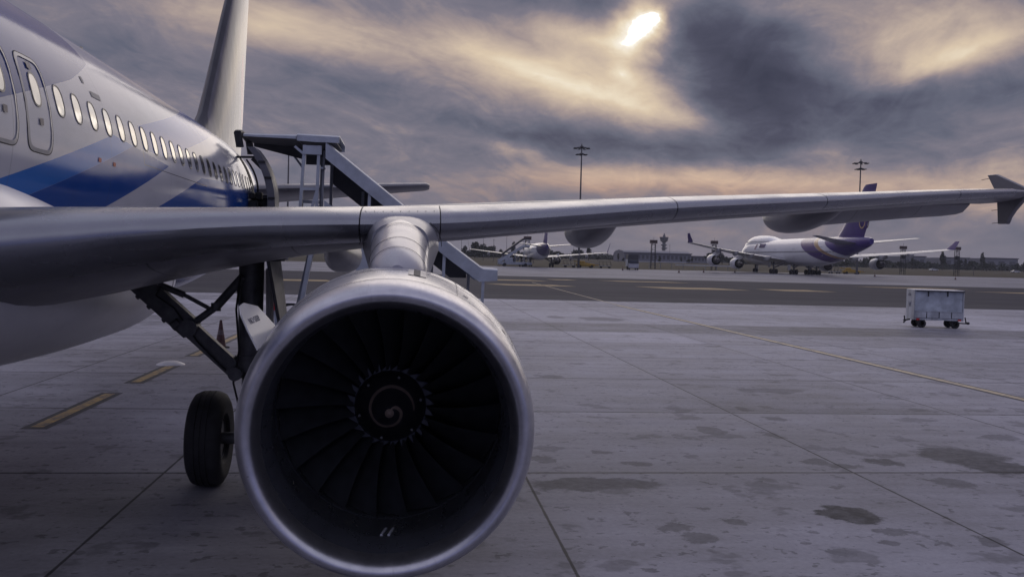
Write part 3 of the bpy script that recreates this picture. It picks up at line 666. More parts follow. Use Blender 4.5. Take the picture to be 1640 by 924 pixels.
for z in (3.75, 4.2, 4.68, 5.05):
    p_ = Vector((skin(22.5, z).x+.60, 22.14, z)); rb.box(p_, (.16, .03, .055))
rb.build_each('door_latch', M_BLACK, dd, smooth=0)
ml = MB()                                                            # hinge arm, girt bar and mechanism between door and fuselage
ml.bar((skin(22.9, 5.28).x, 22.9, 5.22), (skin(22.9, 5.2).x+.56, 22.9, 5.24), .06, .05)
ml.bar((skin(22.9, 5.1).x+.30, 22.88, 5.2), (skin(22.7, 4.7).x+.62, 22.8, 4.72), .05, .09)
ml.path([(skin(23.4, z).x+.12+.10*math.sin((z-4)*2.0), 23.2, z) for z in np.linspace(4.0, 5.2, 10)], .025, 6)
ml.build('door_arm', M_BLACK, dd)
mk = MB(); random.seed(3)
for k in range(26):
    z = random.uniform(3.5, 4.38); mk.box((skin(22.8, z).x+random.uniform(.05, .45), random.uniform(22.6, 23.4), z), (random.uniform(.1, .24), random.uniform(.1, .3), random.uniform(.08, .25)), bev=.02)
mk.build('escape_slide_pack', M_BLACK, dd)

# ---- engine
EX, EY, EZ = 5.63, 5.92, 1.73
nac = [(.42, 1.012), (.48, 1.020), (.60, 1.032), (.85, 1.055), (1.15, 1.075), (1.5, 1.085), (2.0, 1.08), (2.6, 1.05), (3.2, .98), (3.7, .90), (4.0, .84)]
m, nt, b = base_mat('bare_lip_metal'); co = objco(nt)
pc = nt.mapping(co, (EX, 0, EZ), (0, 0, 0), (1, 1, 1), 'TEXTURE'); px_, py_, pz_ = nt.sep(pc)
ang = nt.math('ARCTAN2', px_, pz_); rad = nt.math('SQRT', nt.math('ADD', nt.math('POWER', px_, 2.0), nt.math('POWER', pz_, 2.0)))
pol = nt.comb(nt.math('MULTIPLY', ang, 3.2), nt.math('MULTIPLY', rad, 4.5), nt.math('MULTIPLY', py_, 3.0))
brush = nt.noise(nt.mapping(pol, scale=(7, .7, .7)), 3.5, 5, .7)
cl_ = nt.mix(nt.maprange(nt.noise(pol, 1.6, 6, .65), .3, .7), (.44, .44, .475, 1), (.62, .61, .64, 1))
spk = nt.math('MULTIPLY', nt.maprange(nt.noise(co, 42, 3, .6), .68, .76), .5)
drip = nt.math('MULTIPLY', nt.maprange(nt.noise(nt.mapping(pol, scale=(5, .35, .6)), 2.4, 4, .6), .62, .80), .28)
nt.l.new(nt.mix(nt.math('MAXIMUM', spk, drip), cl_, (.10, .095, .11, 1)), b.inputs['Base Color'])
b.inputs['Metallic'].default_value = .95
nt.l.new(nt.maprange(brush, .25, .75, .28, .38), b.inputs['Roughness'])
bn = nt.node('ShaderNodeBump'); bn.inputs['Strength'].default_value = .10; bn.inputs['Distance'].default_value = .01
nt.l.new(nt.noise(co, 2.5, 3), bn.inputs['Height']); nt.l.new(bn.outputs[0], b.inputs['Normal'])
M_LIP = m
C3 = (EX, EY, EZ)
eng = MB().shell(nac, C3, n=112).build('engine_nacelle', M_COWL, AL, smooth=30)
lip = []
full = []
for k in range(41):                                                 # rolled lip from outer seam round to the throat
    a = math.pi*(k/40)
    if a < math.pi/2: lip.append((.24-.24*math.sin(a)**1.0+.0 if False else .405*(1-math.sin(a)), .915+.097*math.cos(a)))
    else: lip.append((.46*(1-math.sin(a))**1.15, .915+.112*math.cos(a)))
lip = [(.415, 1.012)]+lip
cut = 33; inner = lip[cut:]; lip = lip[:cut+1]
MB().shell(lip, C3, n=128).build('inlet_lip', M_LIP, eng, smooth=60)
M_BARREL = paint('inlet_barrel_grey', (.065, .068, .082), .30, .3, var=.2, scale=3, streak=(1, .3, 1))
barrel = inner+[(.47, .803), (.58, .822), (.75, .852), (.95, .868), (1.11, .870), (1.115, .876), (1.16, .876), (1.17, .870), (1.55, .870)]
MB().shell(barrel, C3, n=112).build('inlet_duct', M_BARREL, eng, smooth=25)
MB().lathe([(.408, 1.0), (.408, 1.0125), (.419, 1.0135), (.419, 1.0)], C3, n=112, closed=True).build('lip_seam', M_BLACK, eng)
FY = EY+1.26
M_BLADE = paint('fan_blade_titanium', (.040, .043, .050), .45, .3, var=.25, scale=6, rvar=.2)
NB = 22
def blade_mesh():
    q = MB(); rr = []
    for k in range(10):
        u = k/9; r = .285+(.862-.285)*u; tw = R(22+40*u); ch = (.20+.16*u)
        sweep = .05*math.sin(u*3)
        ring = []
        for (s, h) in ((-.5, 0), (-.2, .014), (.15, .016), (.5, 0), (.15, -.006), (-.2, -.006)):
            cx = s*ch*math.sin(tw)+h*math.cos(tw)+sweep*.3; cy = s*ch*math.cos(tw)-h*math.sin(tw)
            ring.append((cx, FY+cy+.02, r))
        rr.append(ring)
    q.loft(rr); return q
bm0 = None
for k in range(NB):
    a = 2*math.pi*k/NB
    if bm0 is None:
        q = blade_mesh(); V = [(x+0, y, z) for x, y, z in q.v]
        bl = link_mesh('fan_blade', V, q.f, M_BLADE, None, 40); bm0 = bl.data
    else:
        bl = bpy.data.objects.new('fan_blade', bm0); COL.objects.link(bl)
    bl.parent = eng; bl.location = (EX, 0, EZ); bl.rotation_euler = (0, a, 0)
MB().lathe([(.27, .868), (.28, .0)], (EX, FY, EZ), n=48).build('fan_duct_back', paint('duct_black', (.006, .006, .007), .9), eng)
SPR = .277
prof = [(-.37, 0), (-.362, .022), (-.34, .05), (-.27, .108), (-.18, .178), (-.08, .243), (-.02, .272), (.03, .278), (.08, .278)]
def cone_r2y(r): return float(np.interp(r, [p_[1] for p_ in prof[:7]], [p_[0] for p_ in prof[:7]]))
MB().lathe(prof, (EX, FY-.04, EZ), n=64).build('spinner', paint('spinner_black', (.018, .018, .022), .35, var=.2, scale=9), eng, smooth=50)
sp = MB(); L_ = []
for th in np.linspace(0, 452, 90):
    rr_ = np.interp(th, [0, 40, 90, 180, 270, 360, 452], [.02, .20, .31, .40, .53, .64, .66])*SPR; wd = np.interp(th, [0, 60, 380, 452], [.042, .034, .030, .020])*SPR*2.0*.62
    for s in (-1, 1):
        r_ = max(.002, rr_+s*wd); a = R(th); L_.append((EX+r_*math.sin(a), FY-.04+cone_r2y(r_)-.004, EZ+r_*math.cos(a)))
sp.add(L_, [(2*i, 2*i+1, 2*i+3, 2*i+2) for i in range(len(L_)//2-1)])
M_SPIRAL = paint('spiral_white_paint', (.19, .145, .12), .5, var=.15, scale=30)
sp.lathe([(cone_r2y(.0)-.006, 0), (cone_r2y(.03)-.006, .030), (cone_r2y(.036)-.003, .034)], (EX, FY-.04, EZ), n=20)
sp.build('spiral_mark', M_SPIRAL, eng, smooth=60)
bt = MB()
for k in range(6):
    a = R(15+60*k); r_ = SPR*.87; bt.tube((EX+r_*math.sin(a), FY-.04+cone_r2y(r_)-.014, EZ+r_*math.cos(a)), (EX+r_*math.sin(a), FY, EZ+r_*math.cos(a)), .011, n=8)
bt.build_each('spinner_bolt', M_GEAR, eng)
pt = MB()                                                           # blade roots showing as a scalloped ring round the spinner
for k in range(24):
    a = 2*math.pi*k/24; d_ = 2*math.pi/24
    P_ = lambda aa, r_, yy: (EX+r_*math.sin(aa), FY+yy, EZ+r_*math.cos(aa))
    pt.add([P_(a, .279, -.05), P_(a+d_*.92, .279, -.05), P_(a+d_*.90, .345, -.02), P_(a+d_*.66, .325, -.03), P_(a+d_*.28, .298, -.04), P_(a+d_*.45, .279, .0)], [(0, 1, 2, 3, 4), (0, 4, 5), (1, 5, 2), (2, 5, 3), (3, 5, 4)])
pt.build('blade_root_ring', paint('root_platform', (.11, .115, .145), .45, .2, var=.15, scale=20), eng, smooth=0)
dk = MB()  # two pale bars standing in for bright reflections on the duct floor
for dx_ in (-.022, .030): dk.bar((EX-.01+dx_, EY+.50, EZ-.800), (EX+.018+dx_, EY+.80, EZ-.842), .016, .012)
dk.build_each('glint_strip', paint('strip_pale', (.42, .43, .48), .5), eng, smooth=0)
# strake on the inboard shoulder, with its stencil
st_ = MB(); sa = R(-61); er, et = Vector((math.sin(sa), 0, math.cos(sa))), Vector((math.cos(sa), 0, -math.sin(sa)))
er2 = (er*.90 + et*.42).normalized()
def sp_(yv, h, tt): return Vector((EX, EY+yv, EZ)) + er*1.03 + er2*h + et*tt
outl = [(.46, .0), (.58, .15), (.72, .28), (.88, .345), (1.08, .36), (1.5, .30), (1.72, .0)]
st_.loft([[sp_(y_, h, -.006) for y_, h in outl], [sp_(y_, h*.98, .006) for y_, h in outl]])
strk = st_.build('nacelle_strake', paint('strake_white', (.50, .49, .50), .35, var=.08, scale=2, coat=.2), eng, smooth=20)
# latch recess on the crown of the cowl
lt = MB()
def cw(a, yv, off=0.): 
    r_ = float(np.interp(yv, [p_[0] for p_ in nac], [p_[1] for p_ in nac]))+off; return (EX+r_*math.sin(R(a)), EY+yv, EZ+r_*math.cos(R(a)))
lt.add([cw(a, y_, .004) for a in (6.3, 8.5, 11.3, 13.6) for y_ in (.72, 1.24)], [(0, 1, 3, 2), (4, 5, 7, 6)]); lt.build('access_panel', M_STEEL, eng, smooth=0)
lt = MB().add([cw(a, y_, .0045) for a in (8.55, 11.25) for y_ in (.72, 1.24)], [(0, 1, 3, 2)]); lt.build('access_recess', M_BLACK, eng, smooth=0)
for yv in (1.02, 1.62):
    r_ = float(np.interp(yv, [p_[0] for p_ in nac], [p_[1] for p_ in nac])); MB().lathe([(yv-.004, r_-.004), (yv-.003, r_+.0012), (yv+.003, r_+.0012), (yv+.004, r_-.004)], C3, n=112, closed=True).build('cowl_seam', M_DARKMET, eng)
for a in (-34, 27, 58):
    MB().path([cw(a, y_, .0005) for y_ in np.linspace(.43, 2.6, 16)], .0022, 4).build('cowl_seam', M_DARKMET, eng)
for a, yv in ((31, .62), (52, .62), (31, 1.3), (52, 1.3), (-40, .7), (20, 1.9)):
    MB().add([cw(a-1.1, yv, .003), cw(a+1.1, yv, .003), cw(a+1.1, yv+.10, .003), cw(a-1.1, yv+.10, .003)], [(0, 1, 2, 3)]).build('cowl_latch', M_STEEL, eng, smooth=0)
# core exhaust
MB().lathe([(3.6, .62), (4.5, .48), (4.5, .40), (5.2, .05)], C3, n=40).build('exhaust_cone', M_DARKMET, eng)
# ---- pylon: rounded forward fairing rising to the wing, with flared skirts at the leading edge
rr = []
for (yv, w_, zt, zb) in ((7.12, .06, 2.83, 2.55), (7.2, .165, 2.87, 2.55), (7.35, .225, 2.935, 2.5), (7.6, .242, 3.0, 2.4), (8.0, .252, 3.075, 2.3), (8.4, .262, 3.15, 2.25), (8.75, .272, 3.225, 2.2), (9.05, .285, 3.27, 2.2), (9.5, .30, 3.30, 2.2), (10.6, .28, 3.1, 2.2), (12.5, .15, 2.9, 2.3)):
    ring = []
    for a in np.linspace(-math.pi/2, math.pi/2, 25): ring.append((EX+.03+w_*math.sin(a), yv, zt-w_*.95+w_*.95*math.cos(a)))
    ring += [(EX+.03+w_, yv, zb), (EX+.03-w_, yv, zb)]; rr.append(ring)
M_SKIRT = panel_metal('pylon_skirt_paint', (.26, .26, .285), .34, .2, (), .08, coat=.2, grimek=.2)
py = MB().loft(rr).build('pylon', M_PYL, AL, smooth=50)
sk = MB(); rr = []
for (yv, w0, w1, zt, zb) in ((8.78, .27, .275, 3.215, 2.75), (8.95, .275, .295, 3.255, 2.72), (9.1, .28, .325, 3.285, 2.70), (9.26, .285, .355, 3.305, 2.68), (9.5, .29, .39, 3.31, 2.68)):
    ring = []
    for a in np.linspace(-math.pi/2, math.pi/2, 25):
        s = math.sin(a); ring.append((EX+.03+w1*math.copysign(abs(s)**.8, s), yv, zt-.36*(w1/.42)*(1-max(0, math.cos(a))**.7)))
    ring += [(EX+.03+w0, yv, zb), (EX+.03-w0, yv, zb)]; rr.append(ring)
sk.loft(rr).build('pylon_fairing', M_SKIRT, py, smooth=50)
for yv, w_, zt in ((7.5, .236, 2.976), (7.95, .252, 3.066), (8.68, .272, 3.213)):
    pj = MB().path([(EX+.03+(w_+.003)*math.sin(a), yv, zt-w_*.95+(w_*.95+.003)*math.cos(a)) for a in np.linspace(-1.5, 1.5, 22)], .0018, 4)
    pj.build('panel_seam', M_BLACK, py)
pj = MB().path([(EX+.03+.42*math.copysign(abs(math.sin(a))**.8, math.sin(a)), 9.44, 3.31-.36*(1-math.cos(a)**.7)+.004) for a in np.linspace(-1.5, 1.5, 24)], .004, 5)
pj.build('panel_seam', M_BLACK, py)
# ---- main landing gear
lg = MB()
lg.tube((3.80, 11.62, 3.0), (3.80, 11.60, 1.45), .155, .145, 20).tube((3.80, 11.60, 1.5), (3.80, 11.58, .52), .095, n=16)
lg.tube((3.80, 11.60, 1.62), (3.80, 11.60, 1.42), .18, n=20)
lg.tube((3.25, 11.58, .585), (4.35, 11.58, .585), .075, n=16)
gear = lg.build('main_landing_gear', M_GEAR, AL)
ss = MB().bar((2.46, 11.55, 2.52), (3.12, 11.52, 1.93), .15, .26, (1, 0, 1)).bar((3.06, 11.52, 1.98), (3.69, 11.52, 1.40), .13, .20, (1, 0, 1))
ss.tube((3.09, 11.40, 1.96), (3.09, 11.64, 1.96), .11, n=14).tube((3.66, 11.36, 1.41), (3.66, 11.66, 1.41), .085, n=14).tube((2.9, 11.44, 1.97), (2.98, 11.44, 2.03), .06)
for u in (.15, .35, .62): ss.tube((2.46+.66*u-.1, 11.5, 2.52-.59*u-.12), (2.46+.66*u-.02, 11.5, 2.52-.59*u-.06), .03, n=8)
ss.build('side_stay', M_GEAR, gear, smooth=30)
ls = MB().tube((3.14, 11.50, 2.02), (3.40, 11.50, 2.22), .045).tube((3.40, 11.50, 2.22), (3.72, 11.5, 2.60), .055).tube((3.40, 11.5, 2.17), (3.40, 11.5, 2.27), .06).tube((2.72, 11.5, 2.48), (3.02, 11.5, 2.36), .04).tube((3.02, 11.5, 2.36), (3.34, 11.5, 2.19), .025)
ls.tube((3.52, 11.48, 2.34), (3.58, 11.48, 2.44), .03).tube((3.66, 11.48, 2.5), (3.70, 11.46, 2.2), .022)
ls.build('lock_stay', M_GEAR, gear)
MB().path([(3.70, 11.42, 2.6), (3.66, 11.40, 2.2), (3.70, 11.42, 1.7), (3.64, 11.4, 1.3), (3.76, 11.42, .8)], .014, 6).path([(2.75, 11.46, 2.46), (2.70, 11.44, 2.35), (2.92, 11.44, 2.2), (3.2, 11.42, 1.8), (3.55, 11.4, 1.45)], .012, 6).build('hydraulic_hose', M_BLACK, gear)
MB().bar((3.80, 11.75, 1.5), (3.80, 12.1, 1.05), .12, .05).bar((3.80, 12.1, 1.05), (3.80, 11.7, .62), .12, .05).build('torque_link', M_GEAR, gear)
def tyre_prof(w, Ro, Ri):
    h = w/2
    return [(-h*.55, Ri), (-h*.86, Ri+.04), (-h, (Ri+Ro)/2), (-h*.95, Ro-.10), (-h*.78, Ro-.035), (-h*.5, Ro-.006), (-h*.34, Ro), (-h*.33, Ro-.012), (-h*.29, Ro-.012), (-h*.28, Ro+.001), (-h*.04, Ro+.002), (-h*.03, Ro-.011), (h*.03, Ro-.011), (h*.04, Ro+.002),
            (h*.28, Ro+.001), (h*.29, Ro-.012), (h*.33, Ro-.012), (h*.34, Ro), (h*.5, Ro-.006), (h*.78, Ro-.035), (h*.95, Ro-.10), (h, (Ri+Ro)/2), (h*.86, Ri+.04), (h*.55, Ri)]
for xw in (3.335, 4.265):
    MB().shell(tyre_prof(.43, .585, .27), (xw, 11.58, .583), 'X', 72).build('tyre', M_TYRE, gear, smooth=40)
    MB().lathe([(-.13, .272), (-.15, .25), (-.08, .23), (-.05, .12), (-.14, .11), (-.15, 0)], (xw, 11.58, .583), 'X', 36).lathe([(.13, .272), (.15, .25), (.08, .23), (.05, .12), (.14, .11), (.15, 0)], (xw, 11.58, .583), 'X', 36).build('wheel_rim', paint('rim_grey', (.10, .10, .105), .4, .3), gear)
gd = MB()
gd.loft([[(4.05, 11.15, 2.8), (4.05, 12.1, 2.8), (4.16, 12.1, 1.95), (4.22, 11.9, 1.72), (4.18, 11.35, 1.95)], [(4.09, 11.15, 2.8), (4.09, 12.1, 2.8), (4.20, 12.1, 1.95), (4.26, 11.9, 1.70), (4.22, 11.35, 1.95)]])
gd.build('gear_door', paint('gear_door_grey', (.10, .10, .11), .45, var=.15), gear, smooth=20)
MB().bar((3.97, 11.95, 2.7), (3.99, 12.0, 1.3), .06, .09).build('door_rod', M_BELLY, gear)
# wheel-well mouth in the wing underside
ww = MB().tube((3.80, 11.62, 2.80), (3.80, 11.62, 3.1), .40, .5, 24); ww.build('gear_bay', M_BLACK, AL)
def text_mesh(s, name, size, mat, parent, mw, extrude=.0):
    cu = bpy.data.curves.new('txt', 'FONT'); cu.body = s; cu.size = size; cu.align_x = 'CENTER'; cu.align_y = 'CENTER'; cu.extrude = extrude
    o = bpy.data.objects.new('txt', cu); COL.objects.link(o)
    dg = bpy.context.evaluated_depsgraph_get(); dg.update()
    me = bpy.data.meshes.new_from_object(o.evaluated_get(dg)); bpy.data.objects.remove(o); bpy.data.curves.remove(cu)
    me.transform(mw); me.name = name
    r = bpy.data.objects.new(name, me); COL.objects.link(r); me.materials.clear(); me.materials.append(mat)
    if parent is not None: attach(r, parent)
    return r
# NO STEP on the strake
M_INK = paint('stencil_ink', (.11, .11, .15), .5, var=.2, scale=30)
ax_ = (sp_(1.16, .28, .006)-sp_(1.16, .02, .006)).normalized(); ay_ = Vector((0, 1, 0)); az_ = ax_.cross(ay_).normalized()
et_n = ax_.cross(ay_)
if et_n.z < 0: et_n = -et_n
mwt = Matrix((ay_, et_n.cross(ay_), et_n)).transposed().to_4x4() @ Matrix.Diagonal((1.7, 1, 1, 1))
ctr = sp_(1.02, .20, .0085); mwt.translation = ctr
text_mesh('NO STEP', 'stencil_text', .066, M_INK, eng, mwt, .001)

M_STW = paint('stair_white_paint', (.42, .45, .50), .45, var=.16, scale=2.5, coat=.1)
M_STG = paint('stair_grey_paint', (.26, .27, .30), .5, var=.2, scale=3)
M_STD = paint('stair_dark_panel', (.09, .09, .10), .7, var=.2, scale=2)
M_RED = paint('reflector_red', (.55, .03, .03), .3, var=.05)
M_GLASS = paint('vehicle_glass', (.02, .022, .026), .08, var=.05, spec=1, rvar=.02)
ST = thing('passenger_stairs', 'pale boarding stairs with a sloping covered roof, behind the wing at the rear door', 'boarding stairs', (5.2, 24, 0), world_mesh=True)
Y0, Y1 = 23.0, 25.0
# upper canopy: a shallow inverted trough, narrowing to the bellows at the aircraft
cn = MB()
def trough(xs, th=.03):
    """xs: (x, z_top, skirt, y0, y1)"""
    q = MB(); ro = []
    for (x, zt, sk_, a, c_) in xs:
        ro.append([(x, a, zt-sk_), (x, a, zt-.05), (x, a+.12, zt), (x, c_-.12, zt), (x, c_, zt-.05), (x, c_, zt-sk_), (x, c_-th, zt-sk_), (x, c_-th, zt-.06), (x, c_-.13, zt-th), (x, a+.13, zt-th), (x, a+th, zt-.06), (x, a+th, zt-sk_)])
    return q.loft(ro)
trough([(1.58, 5.87, .09, 23.25, 24.75), (2.2, 5.86, .10, 23.15, 24.85), (2.9, 5.86, .12, 23.05, 24.95)]).build('canopy', M_STW, ST, smooth=30)
trough([(2.92, 5.88, .19, 22.98, 25.02), (3.4, 5.87, .20, 22.98, 25.02), (3.95, 5.86, .19, 22.98, 25.02)]).build('canopy', M_STW, ST, smooth=30)
MB().add([(1.6, 23.3, 5.78), (1.6, 24.7, 5.78), (2.9, 24.9, 5.74), (2.9, 23.1, 5.74), (1.6, 24.7, 5.70), (2.9, 24.9, 5.42), (1.6, 24.74, 5.70), (2.9, 24.94, 5.42), (1.6, 24.74, 5.8), (2.9, 24.94, 5.8)], [(0, 1, 2, 3), (1, 4, 5, 2), (4, 6, 7, 5), (6, 8, 9, 7)]).box((3.3, 24.95, 5.55), (.74, .05, .5)).box((3.42, 24, 5.71), (.9, 1.96, .04)).build('canopy_ceiling', M_STD, ST, smooth=0)
bl_ = MB()
for k in range(4): bl_.path([(1.56-.03*k, 23.22, 5.50), (1.50-.03*k, 23.2, 5.85), (1.46-.03*k, 23.6, 5.93), (1.46-.03*k, 24.4, 5.93), (1.50-.03*k, 24.8, 5.85), (1.56-.03*k, 24.78, 5.50)], .05, 8)
bl_.build('bellows', M_BLACK, ST)
# sloping stair roof
trough([(3.62, 5.72, .44, Y0, Y1), (6.75, 3.29, .44, Y0, Y1), (7.52, 2.73, .42, Y0, Y1), (7.62, 2.68, .36, Y0, Y1), (7.98, 2.66, .31, Y0, Y1)]).build('stair_roof', M_STW, ST, smooth=30)
q = MB()
ang_ = math.atan2(5.72-2.73, 7.52-3.62)
q.add([(3.6, Y0+.05, 5.5), (3.6, Y1-.06, 5.5), (7.3, Y1-.06, 2.72), (7.3, Y0+.05, 2.72), (3.62, Y1-.06, 4.82), (6.85, Y1-.06, 2.36), (7.3, Y1-.06, 2.36)], [(0, 1, 2, 3), (1, 4, 5, 6, 2)])
q.build('roof_lining', M_STD, ST, smooth=0)
rb_ = MB()
for k in range(7):
    u = (k+.5)/7; x = 3.6+3.6*u; z = 5.235-2.74*u; rb_.box((x, 24, z-.02), (.04, 1.86, .05))

# canopy posts over the platform with braces, ladders and rails
def post(name, pts, w, mat):
    o_ = MB()
    for a, b_ in zip(pts[:-1], pts[1:]): o_.bar(a, b_, w, w)
    return o_.build(name, mat, ST, smooth=0)
post('canopy_post', [(3.10, 23.1, 5.6), (2.98, 23.1, 3.3)], .075, M_STW)
post('canopy_post', [(3.45, 23.1, 5.6), (3.40, 23.1, 3.3)], .075, M_STW)
post('canopy_post', [(3.56, 23.3, 5.5), (3.52, 23.3, 3.3)], .05, M_STG)
post('canopy_post', [(2.86, 24.9, 5.5), (2.84, 24.9, 3.3)], .07, M_STG)
post('canopy_post', [(3.36, 24.9, 5.5), (3.34, 24.9, 3.3)], .075, M_STG)
post('canopy_post', [(3.62, 24.9, 5.4), (3.60, 24.9, 3.3)], .08, M_STG)
MB().bar((3.04, 23.1, 4.52), (3.43, 23.1, 4.52), .07, .07).bar((3.42, 23.1, 4.48), (3.12, 23.1, 3.4), .07, .07).bar((2.86, 24.9, 4.3), (3.34, 24.9, 4.3), .06, .08).bar((3.36, 24.9, 4.7), (3.62, 24.9, 4.7), .05, .05).bar((3.30, 24.8, 4.2), (3.20, 24.2, 3.8), .05, .05).bar((2.86, 23.1, 5.56), (3.1, 23.1, 5.36), .06, .06).bar((2.6, 24.9, 5.54), (2.86, 24.9, 5.2), .06, .06).bar((3.52, 23.1, 5.05), (3.58, 23.3, 5.05), .04, .05).bar((3.46, 23.1, 3.85), (3.56, 23.3, 3.85), .04, .05).bar((3.06, 23.06, 5.48), (3.52, 23.06, 5.48), .05, .22).build_each('post_brace', M_STW, ST, smooth=0)
hr = MB()
hr.path([(2.55, 23.1, 3.35), (2.55, 23.1, 3.58), (2.62, 23.1, 3.64), (3.0, 23.1, 3.64), (4.3, 23.1, 3.58)], .03, 8)
for x in (2.66, 2.76, 2.86): hr.tube((x, 23.1, 3.64), (x, 23.1, 3.35), .02)
hr.build('handrail', M_STG, ST)
MB().box((2.75, 24, 3.33), (1.9, 1.9, .10)).build('platform', M_STG, ST, smooth=0)
# flight of steps between side panels
fl = MB()
for k in range(17):
    u = k/16; fl.box((3.75+4.0*u, 24, 3.25-2.95*u), (.30, 1.6, .05))
fl.build('step', M_STG, ST, smooth=0)
for yy in (23.12, 24.88):
    MB().add([(3.6, yy-.02, 3.1), (3.6, yy-.02, 4.25), (7.85, yy-.02, 1.15), (7.85, yy-.02, .15), (3.6, yy+.02, 3.1), (3.6, yy+.02, 4.25), (7.85, yy+.02, 1.15), (7.85, yy+.02, .15)], [(0, 1, 2, 3), (7, 6, 5, 4), (0, 4, 5, 1), (1, 5, 6, 2), (2, 6, 7, 3), (3, 7, 4, 0)]).build('side_panel', M_STW, ST, smooth=0)
for (x, zt, zb) in ((4.72, 4.52, 3.2), (6.62, 3.05, 1.6), (7.62, 2.36, .9)):
    post('roof_post', [(x, 23.08, zt), (x-.03, 23.08, zb)], .075, M_STW)
    post('roof_post', [(x-.26, 24.9, zt+.1), (x-.28, 24.9, zb)], .075, M_STG)
# legs under the platform, leaning like a scissor
post('support_leg', [(2.20, 23.1, 3.28), (2.55, 23.1, 1.0)], .13, M_STW)
post('support_leg', [(2.12, 24.9, 3.28), (2.40, 24.9, 1.0)], .13, M_STG)
post('support_leg', [(3.36, 23.1, 3.28), (2.98, 23.1, 1.0)], .10, M_STW)
post('support_leg', [(3.18, 24.9, 3.28), (2.72, 24.9, 1.0)], .16, M_STG)
MB().box((2.47, 23.02, 1.62), (.11, .03, .25)).build('reflector', M_RED, ST, smooth=0)
ch = MB().box((5.2, 24, .72), (5.6, 1.5, .35), bev=.04).box((6.9, 24, 1.25), (1.5, 1.7, 1.0), bev=.12)
ch.build('chassis', M_STW, ST, smooth=30)
MB().box((6.9, 23.13, 1.5), (1.1, .02, .4)).build('side_window', M_GLASS, ST, smooth=0)
for xw in (3.2, 6.9):
    for yw in (23.35, 24.65): MB().shell(tyre_prof(.24, .40, .2), (xw, yw, .40), 'Y', 32).lathe([(-.09, .2), (-.09, 0)], (xw, yw, .40), 'Y', 24).build('wheel', M_TYRE, ST)

# ---- traffic cone and things lying under the wing
def cone(x, y, h, label, group=None, r=.17, mat=None, big=True):
    o = thing('traffic_cone', label, 'traffic cone', (x, y, gz(y)), group=group)
    MB().lathe([(.035, r*.95), (h*.45, r*.62), (h*.47, r*.60)], axis='Z', n=24).lathe([(h*.64, r*.44), (h-.02, r*.22), (h, r*.17), (h, .01)], axis='Z', n=24).build('cone_body', M_CONE, o)
    if big: MB().lathe([(h*.47, r*.60), (h*.64, r*.44)], axis='Z', n=24).build('reflective_band', M_BAND, o)
    MB().box((0, 0, .02), (r*2.5, r*2.5, .04), rz=.5, bev=.012).build('cone_base', M_BLACK, o)
    return o
M_CONE = paint('cone_dull_orange', (.115, .05, .047), .6, var=.35, scale=7)
M_BAND = paint('cone_band_grey', (.17, .13, .13), .5, var=.3, scale=9)
cone(.10, 28.35, .84, 'faded orange traffic cone standing on the stand line, seen behind the landing gear strut')
dm = MB().lathe([(0, .35), (.02, .335), (.05, .27), (.085, .17), (.098, .07), (.10, 0)], axis='Z', n=40)
d_o = dm.build('ground_cover', paint('dome_white', (.80, .77, .74), .45, var=.1, scale=5), None); d_o.location = (-.24, 23.9, .0)
tag(d_o, 'low white round dome sitting at the end of a yellow dash on the apron', 'ground cover')
sg = thing('folding_stand', 'dark red post on a bent wire frame standing just behind the engine strake', 'stand', (.32, 40.4, 0))
MB().lathe([(.0, .16), (.5, .10), (.98, .05), (1.0, 0)], axis='Z', n=16).build('post', M_CONE, sg)
MB().path([(-.05, 0, .05), (-.72, 0, .52), (-.30, 0, .62), (-.15, 0, .02), (-.72, 0, .52)], .025, 6).path([(.05, 0, .62), (.55, 0, .72), (.5, 0, .08)], .03, 6).box((.30, 0, .70), (.36, .05, .10), bev=.02).build('wire_frame', M_BLACK, sg)

# ---- baggage cart
BC = thing('baggage_cart', 'white covered baggage cart with a tarp side standing alone on the apron at right', 'baggage cart', (32.4, 43.6, 0), R(-14)); BC.scale = (.92, .92, .92)
M_CART = paint('cart_white_paint', (.47, .49, .52), .5, var=.3, scale=2.2, streak=(1, 1, .4))
M_TARP = paint('cart_tarp', (.48, .52, .57), .6, var=.3, scale=1.5, bump=.3)
L2, W2 = 1.30, .75
MB().box((-L2+.03, 0, 1.28), (.05, 2*W2, 1.62), bev=.015).build('end_wall', M_CART, BC, smooth=20)
MB().box((L2-.03, 0, 1.28), (.05, 2*W2, 1.62), bev=.015).build('end_wall', M_CART, BC, smooth=20)
MB().box((0, W2-.03, 1.28), (2*L2-.12, .04, 1.6)).build('back_panel', M_CART, BC, smooth=0)
MB().box((0, 0, 2.075), (2*L2-.16, 2*W2+.06, .05), bev=.02).build('roof', paint('cart_roof', (.74, .72, .70), .45, var=.08), BC, smooth=20)
MB().box((.06, -W2-.01, 2.028), (2*L2-.1, .06, .045)).build('roof_rail', M_BLACK, BC, smooth=0)
tp = MB(); nx, nz = 28, 10; V = []
for j in range(nz+1):
    for i in range(nx+1):
        u, w_ = i/nx, j/nz; x = -L2+.07+(2*L2-.14)*u; z = .93+1.08*w_
        V.append((x, -W2+.06+.03*math.sin(u*9)*(1-w_)+.02*math.sin(u*23+w_*3)*(1-w_*.5)+.05*math.sin(math.pi*u)*math.sin(math.pi*w_), z))
tp.add(V, [(j*(nx+1)+i, j*(nx+1)+i+1, (j+1)*(nx+1)+i+1, (j+1)*(nx+1)+i) for j in range(nz) for i in range(nx)]); tp.build('tarp', M_TARP, BC, smooth=60)
lw = MB()
for k in range(4): lw.box((-L2+.36+k*.645, -W2+.03, .72), (.60, .03, .34), bev=.01)
lw.box((0, -W2+.02, .915), (2*L2-.14, .04, .035)).build('drop_side', M_CART, BC, smooth=20)
